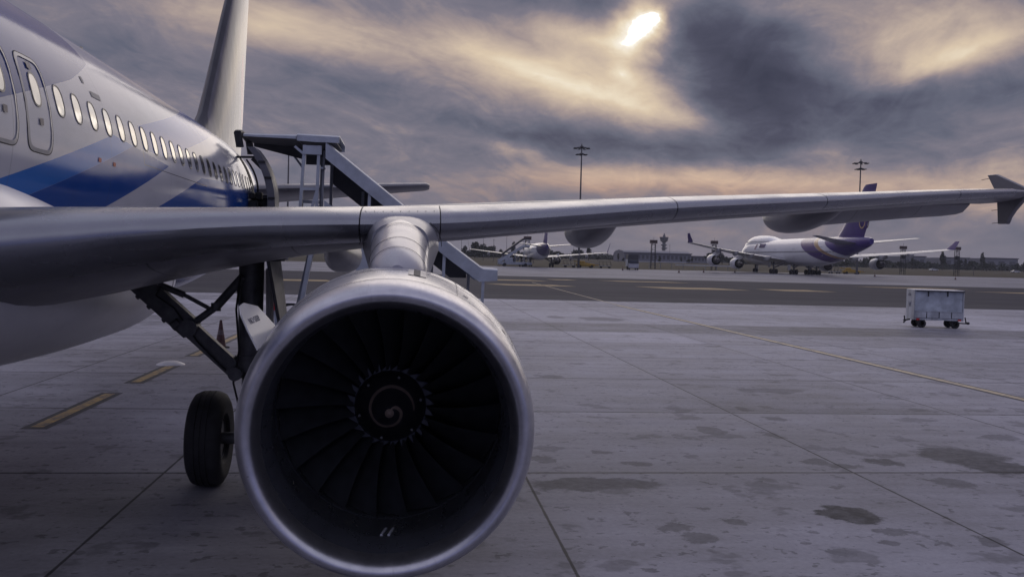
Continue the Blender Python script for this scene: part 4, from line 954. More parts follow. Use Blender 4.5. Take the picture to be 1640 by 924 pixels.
for xs in (-.58, .42): MB().box((xs, -W2-.02, 1.88), (.07, .02, .28)).build('strap', M_BLACK, BC, smooth=0)
MB().box((0, 0, .48), (2*L2, 2*W2-.06, .10), bev=.02).build('deck', M_CART, BC, smooth=20)
for xs in (-L2+.22, L2-.22): MB().box((xs, -W2+.0, .475), (.16, .03, .09)).build('reflector', M_RED, BC, smooth=0)
mk_ = MB()
for k, (yy, zz, w_, h_) in enumerate(((-.32, 1.78, .5, .10), (-.32, 1.86, .2, .05))): mk_.box((-L2-.001, yy*-.4, zz), (.012, w_, h_))
for (a, c_) in (((-.18, 1.45), (-.10, 1.15)), ((-.10, 1.15), (.0, 1.38)), ((.0, 1.38), (.10, 1.12)), ((.10, 1.12), (.22, 1.42))): mk_.bar((-L2-.001, a[0], a[1]), (-L2-.001, c_[0], c_[1]), .012, .05)
mk_.build_each('faded_marking', paint('faded_grey', (.17, .18, .22), .6), BC, smooth=0)
for (xw, yw) in ((-.82, -.55), (-.82, .55), (.92, -.55), (.92, .55)):
    MB().shell(tyre_prof(.16, .235, .11), (xw, yw, .235), 'Y', 28).lathe([(-.06, .11), (-.06, 0)], (xw, yw, .235), 'Y', 20).lathe([(.06, .11), (.06, 0)], (xw, yw, .235), 'Y', 20).build('wheel', M_TYRE, BC)
MB().tube((-.82, -.5, .24), (-.82, .5, .24), .04).tube((.92, -.5, .24), (.92, .5, .24), .04).bar((-.82, 0, .26), (-.82, 0, .45), .3, .1).bar((.92, 0, .26), (.92, 0, .45), .3, .1).build('axle', M_BLACK, BC)
MB().bar((1.0, -.1, .30), (1.72, -.16, .28), .08, .07).box((1.74, -.16, .30), (.14, .14, .14), bev=.03).bar((1.62, -.2, .3), (1.52, -.3, .62), .05, .05).build('tow_bar', M_BLACK, BC, smooth=0)
MB().bar((-1.28, 0, .42), (-1.62, 0, .36), .10, .08).bar((-1.55, 0, .36), (-1.58, 0, .62), .06, .06).bar((-1.50, 0, .38), (-1.66, -.2, .24), .06, .06).build('hitch', M_BLACK, BC)

# ------------------------------------------------------------------ distant airliners
def far_jet(spec, root):
    S = spec; mt = S['mats']
    ysamp = np.r_[np.linspace(S['fus'][0][0], S['fus'][0][0]+S['L']*.1, 10)[:-1], np.linspace(S['fus'][0][0]+S['L']*.1, S['L'], 60)]
    rings = []
    for yv in ysamp:
        zc, rx, rz = interp(S['fus'], yv); rings.append([(rx*math.sin(a), yv, zc+rz*math.cos(a)) for a in np.linspace(0, 2*math.pi, 40, endpoint=False)])
    MB().loft(rings).build('fuselage', mt['fus'], root)
    if 'hump' in S:
        rings = []
        for (yv, zc, rx, rz) in [(y_, *interp(S['hump'], y_)) for y_ in np.linspace(S['hump'][0][0], S['hump'][-1][0], 24)]:
            rings.append([(rx*math.sin(a), yv, zc+rz*math.cos(a)) for a in np.linspace(0, 2*math.pi, 32, endpoint=False)])
        MB().loft(rings).build('upper_deck', mt['fus'], root)
    for sg_ in (1, -1):
        rr = []
        for (x, le, c, z, th) in S['wing']:
            rr.append([(q[0]*sg_, q[1], q[2]) for q in tailfoil(le, c, th, lambda yv, h, x=x, z=z, le=le: (x, yv, z+h-.02*(yv-le)))])
        w_ = MB().loft(rr).build('wing', mt['wing'], root, smooth=40)
        wl_ = S['winglet']; x, le, c, z, th = S['wing'][-1]
        MB().loft([[(q[0]*sg_, q[1], q[2]) for q in tailfoil(le+dl, c*ck, .12*ck+.03, lambda yv, h, xx=x+dx_, zz=z+dz_: (xx+h, yv, zz))] for (dx_, dz_, dl, ck) in wl_]).build('winglet', mt['tip'], w_, smooth=40)
        for (x, y0, y1, zt) in S['canoes']:
            q = MB(); q.loft([[(x*sg_+.34*k*math.sin(a), y0+(y1-y0)*u, zt-.55*k+.65*k*math.cos(a)) for a in np.linspace(0, 2*math.pi, 10, endpoint=False)] for u, k in ((0, .1), (.15, .6), (.4, 1), (.7, .9), (1, .12))]); q.build('flap_track_fairing', mt['wing'], w_)
        rr = [[(q[0]*sg_, q[1], q[2]) for q in tailfoil(le, c, th, lambda yv, h, x=x, z=z: (x, yv, z+h))] for (x, le, c, z, th) in S['htp']]
        MB().loft(rr).build('horizontal_stabiliser', mt['htp'], root, smooth=40)
        for (x, y0, zc, r, ln) in S['eng']:
            e = MB().shell([(.12, r*.80), (0, r*.88), (.05, r*.95), (ln*.25, r*1.02), (ln*.5, r), (ln*.68, r*.9), (ln*.70, r*.84)], (x*sg_, y0, zc), 'Y', 32).build('engine_nacelle', mt['nac'], root)
            MB().lathe([(.45, r*.82), (.5, 0)], (x*sg_, y0, zc), 'Y', 28).build('fan', M_DARKMET, e)
            MB().lathe([(ln*.60, r*.86), (ln*.62, 0)], (x*sg_, y0, zc), 'Y', 28).shell([(ln*.62, r*.84), (ln*.70, r*.86)], (x*sg_, y0, zc), 'Y', 28).build('bypass_duct', M_BLACK, e)
            MB().lathe([(ln*.55, r*.62), (ln*.85, r*.50), (ln, r*.40), (ln, r*.30), (ln*1.18, .04)], (x*sg_, y0, zc), 'Y', 28).build('exhaust_nozzle', mt['nozzle'], e)
            MB().loft([[(x*sg_-.22, y0+.4, zc+r*.7), (x*sg_+.22, y0+.4, zc+r*.7), (x*sg_+.2, y0+.9, zc+r*1.15), (x*sg_-.2, y0+.9, zc+r*1.15)], [(x*sg_-.25, y0+ln*.7, zc+r*.5), (x*sg_+.25, y0+ln*.7, zc+r*.5), (x*sg_+.25, y0+ln*.85, zc+r*1.55), (x*sg_-.25, y0+ln*.85, zc+r*1.55)], [(x*sg_-.12, y0+ln*1.35, zc+r*1.0), (x*sg_+.12, y0+ln*1.35, zc+r*1.0), (x*sg_+.12, y0+ln*1.3, zc+r*1.65), (x*sg_-.12, y0+ln*1.3, zc+r*1.65)]]).build('pylon', mt['wing'], e, smooth=0)
    MB().loft([tailfoil(le, c, th, lambda yv, h, z=z: (h, yv, z)) for (z, le, c, th) in S['fin']]).build('vertical_stabiliser', mt['fin'], root, smooth=40)
    for (x, yv, zt, rw, nrow, nw, sep_) in S['gear']:
        g = MB().tube((x, yv, zt), (x, yv, rw), .22, .17, 12)
        if nrow > 1: g.bar((x, yv-sep_, rw), (x, yv+sep_, rw), .2, .22)
        if abs(x) > .1: g.bar((x*.45, yv, zt-.2), (x, yv, rw*2.3), .2, .25).bar((x, yv-1.6, zt-.1), (x, yv, rw*2.6), .15, .2)
        g = g.build('landing_gear', M_GEAR, root)
        for r_ in range(nrow):
            yy = yv+(r_-(nrow-1)/2)*2*sep_
            for s in (-1, 1)[:nw]:
                MB().shell(tyre_prof(rw*.75, rw, rw*.45), (x+s*rw*.62, yy, rw), 'X', 24).lathe([(-rw*.2, rw*.46), (-rw*.2, 0)], (x+s*rw*.62, yy, rw), 'X', 16).build('wheel', M_TYRE, g)
        dd_ = MB().box((x+(.8 if x > 0 else -.8), yv-.9, zt-.75), (.06, 1.6, 1.3)); dd_.build('gear_door', mt['wing'], g, smooth=0)
    rowp = S['windows']
    for sg_ in (1, -1):
        q = MB()
        for (a, c_, stp, zz) in rowp:
            yv = a
            while yv < c_:
                zc, rx, rz = interp(S['hump'] if (zz > 7.0 and 'hump' in S) else S['fus'], yv); s = (zz-zc)/rz; x = rx*math.sqrt(max(0, 1-s*s))+.012
                q.add([(x*sg_, yv-.13, zz-.18), (x*sg_, yv+.13, zz-.18), (x*sg_, yv+.13, zz+.18), (x*sg_, yv-.13, zz+.18)], [(0, 1, 2, 3)]); yv += stp
        q.build('cabin_window', M_GLASS, root, smooth=0)
        q = MB()
        for (yv, zz) in S['doors']:
            zc, rx, rz = interp(S['fus'], yv)
            for (da, db) in (((-.55, -1), (-.55, 1)), ((.55, -1), (.55, 1)), ((-.55, 1), (.55, 1)), ((-.55, -1), (.55, -1))):
                P_ = lambda d: (sg_*(rx*math.sqrt(max(0, 1-((zz+d[1]-zc)/rz)**2))+.01), yv+d[0], zz+d[1])
                q.bar(P_(da), P_(db), .05, .05)
        q.build('cabin_door', M_STG, root, smooth=0)

M_FW = paint('far_jet_white', (.55, .55, .57), .28, var=.06, scale=.4, coat=.3)
M_FWING = paint('far_wing_grey', (.38, .38, .40), .36, var=.08, scale=.5, coat=.2)
M_PUR = paint('tail_purple', (.050, .018, .170), .34, var=.12, scale=.5, coat=.25)
M_NOZ = paint('nozzle_metal', (.20, .19, .19), .4, .7, var=.2, scale=3)
# big four-engine jet: white with sweeping purple, gold and white bands to a purple tail
m, nt, b = base_mat('jumbo_livery'); co = objco(nt); X_, Y_, Z_ = nt.sep(co)
dzn = nt.math('MAXIMUM', nt.math('SUBTRACT', 8.4, Z_), 0.0)
qv = nt.math('SUBTRACT', Y_, nt.math('MULTIPLY_ADD', nt.math('MULTIPLY', dzn, dzn), .26, nt.math('MULTIPLY', dzn, .95)))
wht = nt.mix(nt.maprange(nt.noise(co, .3, 4), .3, .7), (.64, .64, .66, 1), (.73, .73, .74, 1))
def band(a, c_): return nt.math('MULTIPLY', nt.maprange(qv, a, a+.25), nt.maprange(qv, c_-.25, c_, 1, 0))
cc = nt.mix(band(39.6, 46.6), wht, (.062, .022, .150, 1)); cc = nt.mix(band(46.4, 48.6), cc, (.40, .25, .12, 1)); cc = nt.mix(nt.maprange(qv, 51.4, 51.7), cc, (.042, .016, .160, 1))
bel = nt.maprange(Z_, 2.75, 3.1, 1, 0); cc = nt.mix(nt.math('MULTIPLY', bel, nt.maprange(qv, 45, 46, 1, 0)), cc, (.50, .50, .52, 1))
nt.l.new(cc, b.inputs['Base Color']); b.inputs['Roughness'].default_value = .27; b.inputs['Coat Weight'].default_value = .3; M_JUM = m
JY = 245.3
JU = thing('jumbo_jet', 'large white four-engine jet with purple and gold swoosh, parked at the far right', 'airplane', (98.8, JY, gz(210)), R(180.6))
S747 = dict(L=68.6, mats=dict(fus=M_JUM, wing=M_FWING, tip=M_PUR, htp=M_FWING, nac=M_FW, fin=M_PUR, nozzle=M_NOZ),
    fus=[(0, 4.6, .05, .05), (.6, 4.65, 1.0, .95), (2.2, 4.9, 1.95, 1.95), (4.5, 5.15, 2.7, 2.75), (7.5, 5.3, 3.15, 3.2), (11, 5.35, 3.25, 3.3), (44, 5.35, 3.25, 3.3), (50, 5.6, 3.1, 3.05), (55, 6.0, 2.7, 2.65), (60, 6.55, 2.0, 2.05), (65, 7.05, 1.25, 1.4), (68, 7.35, .75, .9), (68.6, 7.4, .5, .65)],
    hump=[(2.2, 5.9, .4, .3), (3.4, 6.3, 1.5, 1.5), (5, 6.6, 2.15, 2.3), (8, 6.75, 2.5, 2.95), (12, 6.75, 2.55, 3.1), (18, 6.65, 2.5, 2.95), (22, 6.35, 2.35, 2.6), (26, 5.95, 2.0, 2.5), (30, 5.7, 1.5, 2.6)],
    wing=[(1.5, 17.5, 15.5, 3.6, 2.0), (3.3, 19.2, 14.0, 3.7, 1.7), (12, 27.6, 8.6, 4.55, .85), (22, 36.6, 6.0, 5.55, .55), (31.2, 44.8, 3.9, 6.7, .36)],
    winglet=[(0, 0, .2, .95), (.15, .5, .9, .8), (.55, 1.2, 1.7, .62), (.85, 1.95, 2.6, .42)],
    canoes=[(8.5, 31, 38.5, 4.15), (13, 33.5, 39, 4.6), (18, 37.6, 42, 5.1), (23.5, 41.5, 45, 5.6)],
    htp=[(.4, 55.0, 9.5, 7.0, .9), (1.6, 56.2, 8.6, 7.15, .75), (6, 60.2, 5.8, 7.7, .45), (11.1, 65.0, 2.6, 8.35, .2)],
    eng=[(11.7, 23.0, 2.3, 1.38, 4.6), (20.8, 31.8, 3.0, 1.38, 4.6)],
    fin=[(7.6, 51.6, 13.4, 1.0), (8.6, 54.0, 11.6, .95), (10, 55.8, 10.5, .85), (14, 59.8, 8.3, .6), (18.6, 64.4, 5.4, .4), (19.2, 65.2, 4.7, .25)],
    gear=[(0, 7.8, 2.4, .60, 1, 2, 0), (5.5, 32.8, 3.0, .62, 2, 2, .74), (-5.5, 32.8, 3.0, .62, 2, 2, .74), (1.9, 36.2, 2.4, .62, 2, 2, .74), (-1.9, 36.2, 2.4, .62, 2, 2, .74)],
    windows=[(9, 57, .51, 5.35), (6, 21, .51, 8.05)], doors=[(9, 5.0), (17.5, 5.0), (28, 5.0), (38.5, 5.0), (52, 5.4)])
far_jet(S747, JU)
# emblem and name near the nose, curled emblem on the fin (both sides)
M_GOLD = paint('emblem_gold', (.44, .30, .16), .4, var=.1, scale=1); M_MAG = paint('emblem_plum', (.15, .035, .11), .4, var=.1, scale=1)
for sg_ in (1, -1):
    X = 3.26*sg_
    mw_ = Matrix(((0, 0, sg_), (sg_*1.0, 0, 0), (0, 1, 0))).to_4x4(); mw_ = Matrix.Translation((2.93*sg_, 19.0, 6.95)) @ Matrix.Rotation(-R(26)*sg_, 4, 'Y') @ mw_ @ Matrix.Diagonal((1.05, 1, 1, 1))
    text_mesh('THAI', 'airline_name', 1.55, paint('name_plum', (.16, .12, .22), .4), JU, mw_, .15)
    q = MB().loft([[(sg_*(2.96-.42*math.cos(a)*k), 15.0+.40*math.sin(a)*k, 6.85+.8*math.cos(a)*k) for a in np.linspace(0, 2*math.pi, 14, endpoint=False)] for k in (1, .1)], caps=False); q.build('nose_emblem', M_MAG, JU)
    def fx_(y_, z_): return sg_*(.52-.028*(z_-8))
    def ribbon(pts, w, mat, name):
        q_ = MB(); L3 = []
        for i, (y_, z_) in enumerate(pts):
            a = pts[min(i+1, len(pts)-1)]; c_ = pts[max(i-1, 0)]; d_ = Vector((a[0]-c_[0], a[1]-c_[1])).normalized(); nn = Vector((-d_.y, d_.x))
            for s in (-1, 1): L3.append((fx_(y_, z_), y_+nn.x*w*s, z_+nn.y*w*s))
        q_.add(L3, [(2*i, 2*i+1, 2*i+3, 2*i+2) for i in range(len(pts)-1)]); return q_.build(name, mat, JU, smooth=0)
    ribbon([(65.2+1.15*math.cos(t_)*1.0, 11.6+1.35*math.sin(t_)) for t_ in np.linspace(-3.6, 1.0, 26)], .16, M_GOLD, 'tail_emblem')
    ribbon([(63.6+1.6*math.cos(t_)+.35*(t_-1), 14.0+1.9*math.sin(t_)) for t_ in np.linspace(.2, 4.6, 30)], .17, M_GOLD, 'tail_emblem')
    ribbon([(64.6+.75*math.cos(t_), 12.6+.8*math.sin(t_)) for t_ in np.linspace(0, 6.2, 24)], .15, M_GOLD, 'tail_emblem')
    ribbon([(64.0+.75*math.cos(t_), 14.6+1.0*math.sin(t_)) for t_ in np.linspace(0, 6.28, 24)], .30, M_MAG, 'tail_emblem')
    ribbon([(65.2+1.4*math.cos(t_), 16.0+1.2*math.sin(t_)) for t_ in np.linspace(-1.0, 3.6, 24)], .16, M_GOLD, 'tail_emblem')

m, nt, b = base_mat('far_twin_livery'); co = objco(nt); X_, Y_, Z_ = nt.sep(co)
wht = nt.mix(nt.maprange(nt.noise(co, .3, 4), .3, .7), (.64, .64, .66, 1), (.73, .73, .74, 1))
f_ = nt.maprange(nt.math('SUBTRACT', Y_, nt.math('MULTIPLY', nt.math('SUBTRACT', 5.9, Z_), 1.2)), 28.6, 28.8)
nt.l.new(nt.mix(f_, wht, (.034, .018, .10, 1)), b.inputs['Base Color']); b.inputs['Roughness'].default_value = .28; b.inputs['Coat Weight'].default_value = .3
FA = thing('far_airliner', 'distant white twin-engine jet with purple tail seen from behind, under the middle of the wing', 'airplane', (37.6, 243.6, gz(224)), R(179))
SA = dict(L=37.5, mats=dict(fus=m, wing=M_FWING, tip=M_PUR, htp=M_FW, nac=M_FW, fin=M_PUR, nozzle=M_NOZ),
    fus=[(r[0]+6.1, r[1]-.15, r[2], r[3]) for r in FUS][:-1]+[(37.9, 4.9, .16, .30)],
    wing=[(.8, 11.5, 7.0, 2.4, 1.0), (2, 12.6, 6.1, 2.5, .9), (6.4, 15.2, 3.7, 2.95, .5), (17, 21.3, 1.5, 4.0, .2)],
    winglet=[(0, 0, .1, .95), (.12, .35, .4, .8), (.35, 1.3, 1.0, .55), (.55, 2.35, 1.7, .3)],
    canoes=[(4.8, 17.5, 21, 2.6), (8.4, 17.8, 21, 3.0), (12.2, 19, 22, 3.4)],
    htp=[(.4, 31, 4.4, 4.95, .45), (1, 31.3, 4.2, 5.0, .4), (6.2, 34.6, 1.8, 5.55, .2)],
    eng=[(5.75, 11.6, 1.75, 1.1, 3.6)],
    fin=[(5.4, 30, 7.1, .7), (5.9, 30.6, 6.6, .68), (7, 31.8, 5.6, .6), (11.2, 35.2, 2.9, .35), (11.7, 35.8, 2.3, .2)],
    gear=[(0, 5.07, 2.2, .38, 1, 2, 0), (3.8, 17.7, 2.6, .58, 1, 2, 0), (-3.8, 17.7, 2.6, .58, 1, 2, 0)],
    windows=[(7, 31, .533, 4.35)], doors=[(5.6, 4.3), (30.2, 4.35)])
far_jet(SA, FA)
# ------------------------------------------------------------------ field edge: masts, towers, vehicles, cones
M_MAST = paint('mast_galvanised', (.10, .10, .11), .6, .2, var=.2, scale=.4)
M_LAMP = paint('lamp_housing_dark', (.03, .03, .035), .6, var=.2, scale=3)
def mast(x, y, h, label):
    o = thing('floodlight_mast', label, 'light mast', (x, y, gz(y)), group='floodlight masts along the apron')
    MB().lathe([(0, .36), (.4, .36), (.42, .29), (h, .15)], axis='Z', n=14).build('mast', M_MAST, o)
    MB().lathe([(h-.3, .25), (h, .5), (h+.25, .5), (h+.3, .2), (h+.9, .08), (h+1.0, 0)], axis='Z', n=14).lathe([(h-2.0, .2), (h-1.7, .6), (h-1.55, .6), (h-1.4, .2)], axis='Z', n=14).build('mast_crown', M_LAMP, o)
    for (zz, rad, nn, a0) in ((h-.1, 1.75, 8, .2), (h-1.7, 1.15, 6, .5)):
        for k in range(nn):
            a = a0+2*math.pi*k/nn; c_, s_ = math.cos(a), math.sin(a)
            l = MB().bar((c_*.3, s_*.3, zz+.1), (c_*rad*.75, s_*rad*.75, zz-.05), .10, .10).box((c_*rad, s_*rad, zz-.15), (.85, .60, .22), rz=a, bev=.05)
            l.build('floodlight', M_LAMP, o, smooth=0)
    return o
mast(48.6, 229, 30.6, 'floodlight mast rising above the middle of the wing, crowned with a ring of dark lamps')
mast(127, 236, 30.4, 'floodlight mast behind the purple tail of the four-engine jet')
mast(-25.2, 235, 30.2, 'floodlight mast seen under the canopy of the boarding stairs')
M_BOXB = paint('tower_box_brown', (.075, .045, .042), .6, var=.2, scale=2)
def lattice(x, y, h, lowbox, label):
    o = thing('lattice_tower', label, 'tower', (x, y, gz(y)), group='lattice towers with boxes in the field')
    f = MB()
    for sx in (-.55, .55):
        for sy in (-.4, .4): f.bar((sx*1.15, sy, -.2), (sx*.95, sy, h-1.0), .13, .13)
    for k in range(5):
        z = h*.12+k*h*.18; f.bar((-.55, -.4, z), (.55, -.4, z+h*.14), .06, .06).bar((-.55, -.4, z), (.55, -.4, z), .08, .08).bar((-.55, .4, z), (.55, .4, z), .08, .08)
    f.build('lattice_frame', M_LAMP, o, smooth=0)
    MB().box((0, 0, h-.45), (2.05, .8, .95), bev=.04).build('tower_box', M_BOXB, o, smooth=0)
    MB().bar((-.5, 0, h-1.2), (.5, 0, h-1.2), .14, .12).bar((0, 0, h), (0, 0, h+.9), .05, .05).build('bracket', M_LAMP, o, smooth=0)
    if lowbox: MB().box((.15, 0, h*.62), (1.15, .8, 1.1), bev=.03).build('equipment_box', M_LAMP, o, smooth=0)
    return o
for (x, y, h, lb, lab) in ((37.5, 246, 7.9, False, 'dark lattice tower with a brown box behind the far boarding stairs'), (73.8, 250, 8.0, False, 'dark lattice tower with a brown box just left of the control tower'), (93.5, 256, 8.4, True, 'dark lattice tower behind the left wing of the four-engine jet'),
                           (155, 262, 8.6, True, 'dark lattice tower above the right wing of the four-engine jet'), (172.5, 262, 8.8, True, 'dark lattice tower with two boxes nearest the right edge of the photo')): lattice(x, y, h, lb, lab)
for (x, y, lab) in ((64.0, 192.5, 'small dark cone on the far apron, below the winglet of the jumbo jet'), (73.0, 203, 'small dark cone on the far apron under the outer engine of the jumbo jet'), (84.5, 214, 'small dark cone on the far apron beside the inner left engine of the jumbo jet'), (105.8, 213, 'small dark cone just right of the rear wheels of the jumbo jet'), (116.7, 207, 'small dark cone in front of the yellow ground vehicle'), (127.8, 192, 'small dark cone alone on the far apron above the baggage cart'), (54.7, 206, 'small dark cone left of the white truck')):
    cone(x, y, .95, lab, 'cones along the far apron edge', .20, big=False)
# high-lift truck seen from the front
TR = thing('service_truck', 'dark-fronted white box truck parked at the edge of the far apron', 'truck', (59.6, 216.5, gz(216.5)), R(-8))
MB().box((0, 1.2, 2.3), (2.5, 5.4, 2.9), bev=.06).build('box_body', M_BOXD if False else paint('truck_box_dark', (.05, .05, .055), .6, var=.2, scale=1), TR, smooth=20)
MB().box((0, -2.3, 1.05), (2.4, 1.7, 1.2), bev=.12).build('cab', paint('truck_white', (.42, .42, .45), .4, var=.1, scale=1), TR, smooth=20)
MB().box((0, -3.0, 1.95), (2.2, .5, .85), bev=.08).build('windscreen', M_GLASS, TR, smooth=20)
MB().box((-1.32, 1.0, 1.7), (.1, 5.0, 1.7)).build('side_panel', M_STW, TR, smooth=0)
for (xw, yw) in ((-1.0, -2.2), (1.0, -2.2), (-1.0, 2.4), (1.0, 2.4)): MB().lathe([(-.17, 0), (-.17, .44), (-.12, .5), (.12, .5), (.17, .44), (.17, 0)], (xw, yw, .5), 'X', 20).build('wheel', M_TYRE, TR)
for xw in (-.85, .85): MB().box((xw, -3.17, .85), (.35, .05, .2)).build('headlight', M_CART, TR, smooth=0)
# stairs beside the far twin-jet
FS = thing('mobile_stairs', 'distant white mobile stairs with a dark roof beside the far twin-engine jet', 'boarding stairs', (31.6, 224, gz(224)), 0)
MB().prism([(-4.2, .9), (-3.6, 1.0), (2.2, 4.9), (3.6, 4.9), (3.6, 5.3), (2.0, 5.3), (-4.2, 1.6)], 'Y', -1.1, -.95).prism([(-4.2, .9), (-3.6, 1.0), (2.2, 4.9), (3.6, 4.9), (3.6, 5.3), (2.0, 5.3), (-4.2, 1.6)], 'Y', .95, 1.1).build('side_panel', M_STW, FS, smooth=0)
MB().prism([(-4.1, 1.2), (2.1, 5.2), (3.5, 5.2), (3.5, 4.7), (2.2, 4.7), (-4.1, .8)], 'Y', -.9, .9).build('steps', M_STD, FS, smooth=0)
MB().prism([(-3.4, 2.6), (2.0, 6.6), (3.6, 6.7), (3.6, 7.1), (1.8, 7.0), (-3.6, 3.0)], 'Y', -1.15, 1.15).build('roof', paint('stairs_roof_dark', (.03, .03, .04), .5), FS, smooth=0)
MB().box((0, 0, .75), (8.4, 2.0, .7), bev=.1).box((-1.6, 0, 1.5), (2.2, 2.0, 1.5), bev=.2).build('chassis', M_STW, FS, smooth=20)
pq = MB()
for xx in (-3.2, 0, 2.2, 3.4):
    for yy in (-1.0, 1.0): pq.bar((xx, yy, .8), (xx, yy, 2.7+max(0, (xx+3.2))*.72 if xx < 2.1 else 6.7), .1, .1)
pq.build('roof_post', M_STW, FS, smooth=0)
for xx in (-2.6, 2.6):
    for yy in (-.9, .9): MB().lathe([(-.13, 0), (-.13, .42), (.13, .42), (.13, 0)], (xx, yy, .42), 'Y', 18).build('wheel', M_TYRE, FS)
M_YV = paint('vehicle_yellow', (.42, .27, .04), .5, var=.2, scale=1.5)
def belt_loader(x, y, rz, label):
    o = thing('belt_loader', label, 'ground vehicle', (x, y, gz(y)), rz, 'yellow ground vehicles by the far jets')
    MB().box((0, 0, .75), (4.6, 1.6, .7), bev=.1).box((-1.1, -.35, 1.35), (1.6, .8, .8), bev=.12).build('body', M_YV, o, smooth=20)
    MB().bar((-3.0, .35, 1.7), (3.6, .35, .75), .75, .22).build('conveyor', M_YV, o, smooth=0)
    MB().bar((-3.0, .0, 1.95), (3.6, .0, 1.0), .06, .12).bar((-3.0, .72, 1.95), (3.6, .72, 1.0), .06, .12).bar((-.4, .1, 1.0), (-1.4, .1, 1.6), .1, .1).build('conveyor_rail', M_STG, o, smooth=0)
    for xx in (-1.6, 1.5):
        for yy in (-.75, .75): MB().lathe([(-.12, 0), (-.12, .36), (.12, .36), (.12, 0)], (xx, yy, .36), 'Y', 18).build('wheel', M_TYRE, o)
belt_loader(50.8, 231, R(4), 'yellow belt loader beside the right engine of the far twin-engine jet')
belt_loader(126.5, 238, R(-5), 'yellow belt loader behind the tail of the jumbo jet')
def dolly(x, y, rz, label):
    o = thing('cargo_dolly', label, 'dolly', (x, y, gz(y)), rz, 'low dollies near the far jets')
    MB().box((0, 0, .55), (3.2, 1.6, .14), bev=.03).bar((-1.5, 0, .5), (-2.9, 0, .45), .08, .08).build('deck', M_STG, o, smooth=0)
    q = MB()
    for xx in (-1.5, -.5, .5, 1.5): q.bar((xx, .7, .6), (xx, .7, 1.75), .07, .07).bar((xx, -.7, .6), (xx, -.7, 1.1), .07, .07)
    q.bar((-1.5, .7, 1.75), (1.5, .7, 1.75), .07, .07); q.build('rail', M_LAMP, o, smooth=0)
    for xx in (-1.1, 1.1):
        for yy in (-.65, .65): MB().lathe([(-.08, 0), (-.08, .24), (.08, .24), (.08, 0)], (xx, yy, .24), 'Y', 14).build('wheel', M_TYRE, o)
for k, (x, y, rz, lb) in enumerate(((46.8, 232, .1, 'low dark dolly left of the yellow belt loader by the far twin-engine jet'), (56.2, 232, -.1, 'low dark dolly right of the yellow belt loader by the far twin-engine jet'), (121.6, 238, .1, 'low dark dolly left of the yellow belt loader behind the jumbo jet'))): dolly(x, y, R(rz*40), lb)
# low pale barrier behind the jumbo's left engines
BR = thing('barrier_rail', 'low pale pipe barrier on the field behind the left engines of the jumbo jet', 'barrier', (82, 252, gz(252)))
MB().bar((-12, 0, 1.9), (2, 0, 1.9), .25, .25).bar((-1, .3, 1.2), (18, .3, 1.2), .3, .3).build('rail', M_FW, BR, smooth=0)
q = MB()
for k in range(10): q.bar((-12+k*3.3, .15, 0), (-12+k*3.3, .15, 1.8 if k < 5 else 1.1), .12, .12)
q.build('post', M_STG, BR, smooth=0)
# cars and poles in the field
M_CARW = paint('car_white', (.74, .74, .74), .3, var=.05)
def car(x, y, rz, label):
    o = thing('parked_car', label, 'car', (x, y, gz(y)), rz, 'white cars beyond the field')
    MB().loft([[(-2.1, yy*.92, .35), (-2.15, yy, .75), (-1.3, yy, .95), (1.1, yy, .95), (2.1, yy*.95, .8), (2.15, yy*.92, .35)] for yy in (-.85, .85)]).build('body', M_CARW, o, smooth=0)
    MB().loft([[(-1.4, yy, .94), (-.9, yy*.85, 1.48), (.5, yy*.85, 1.48), (1.15, yy, .94)] for yy in (-.8, .8)]).build('cabin', M_GLASS, o, smooth=0)
    for xx in (-1.3, 1.35):
        for yy in (-.78, .78): MB().lathe([(-.1, 0), (-.1, .32), (.1, .32), (.1, 0)], (xx, yy, .32), 'Y', 14).build('wheel', M_TYRE, o)
car(266, 428, .1, 'white car beyond the field, between the two right-hand lattice towers'); car(322, 445, -.1, 'white car beyond the field, near the right edge of the photo')
for (x, y, h) in ((190, 280, 3.6), (128, 420, 9), (36, 330, 8), (33, 340, 9), (27, 380, 16), (46, 380, 14), (18, 390, 15), (100, 520, 14)):
    o = MB().lathe([(0, .09), (h, .06), (h, 0)], axis='Z', n=8).box((0, 0, h), (.5, .2, .15)).build('field_pole', M_MAST, None); o.location = (x, y, gz(y))
    tag(o, 'thin grey pole standing in the distant field', 'pole', 'thin poles in the distant field')

# ------------------------------------------------------------------ far buildings
M_BGREY = paint('far_building_grey', (.10, .10, .12), .7, var=.1, scale=.05)
M_BWHITE = paint('far_building_white', (.20, .20, .23), .7, var=.1, scale=.05)
M_BDARK = paint('far_glazing', (.07, .07, .085), .4, var=.1, scale=.1)
CT = thing('control_tower', 'grey control tower with stacked balconies and a wide cab', 'tower', (261.5, 900, gz(900)))
CT.scale = (.45, .45, .68)
sh = MB().lathe([(-3, 4.2), (22, 3.6), (27.5, 3.6)], axis='Z', n=20)
sh.build('shaft', M_BGREY, CT)
bk = MB()
for k in range(5): bk.lathe([(3.0+k*4.6, 3.6), (3.3+k*4.6, 6.6), (4.9+k*4.6, 6.6), (5.4+k*4.6, 3.6)], (1.2 if k % 2 else 0, 0, 0), 'Z', n=20)
bk.build('balcony', M_BGREY, CT, smooth=20)
MB().lathe([(26.5, 4), (29, 8.6), (30.5, 9.0)], axis='Z', n=12).build('cab_base', M_BGREY, CT, smooth=20)
MB().lathe([(30.5, 8.6), (33.5, 10.2)], axis='Z', n=12).build('cab_glass', M_BDARK, CT, smooth=20)
MB().lathe([(33.5, 10.4), (34.6, 10.0), (34.8, 3.0), (37.5, 2.6), (38, 1.4), (40, 1.2), (40, 0)], axis='Z', n=12).build('roof', M_BGREY, CT, smooth=20)
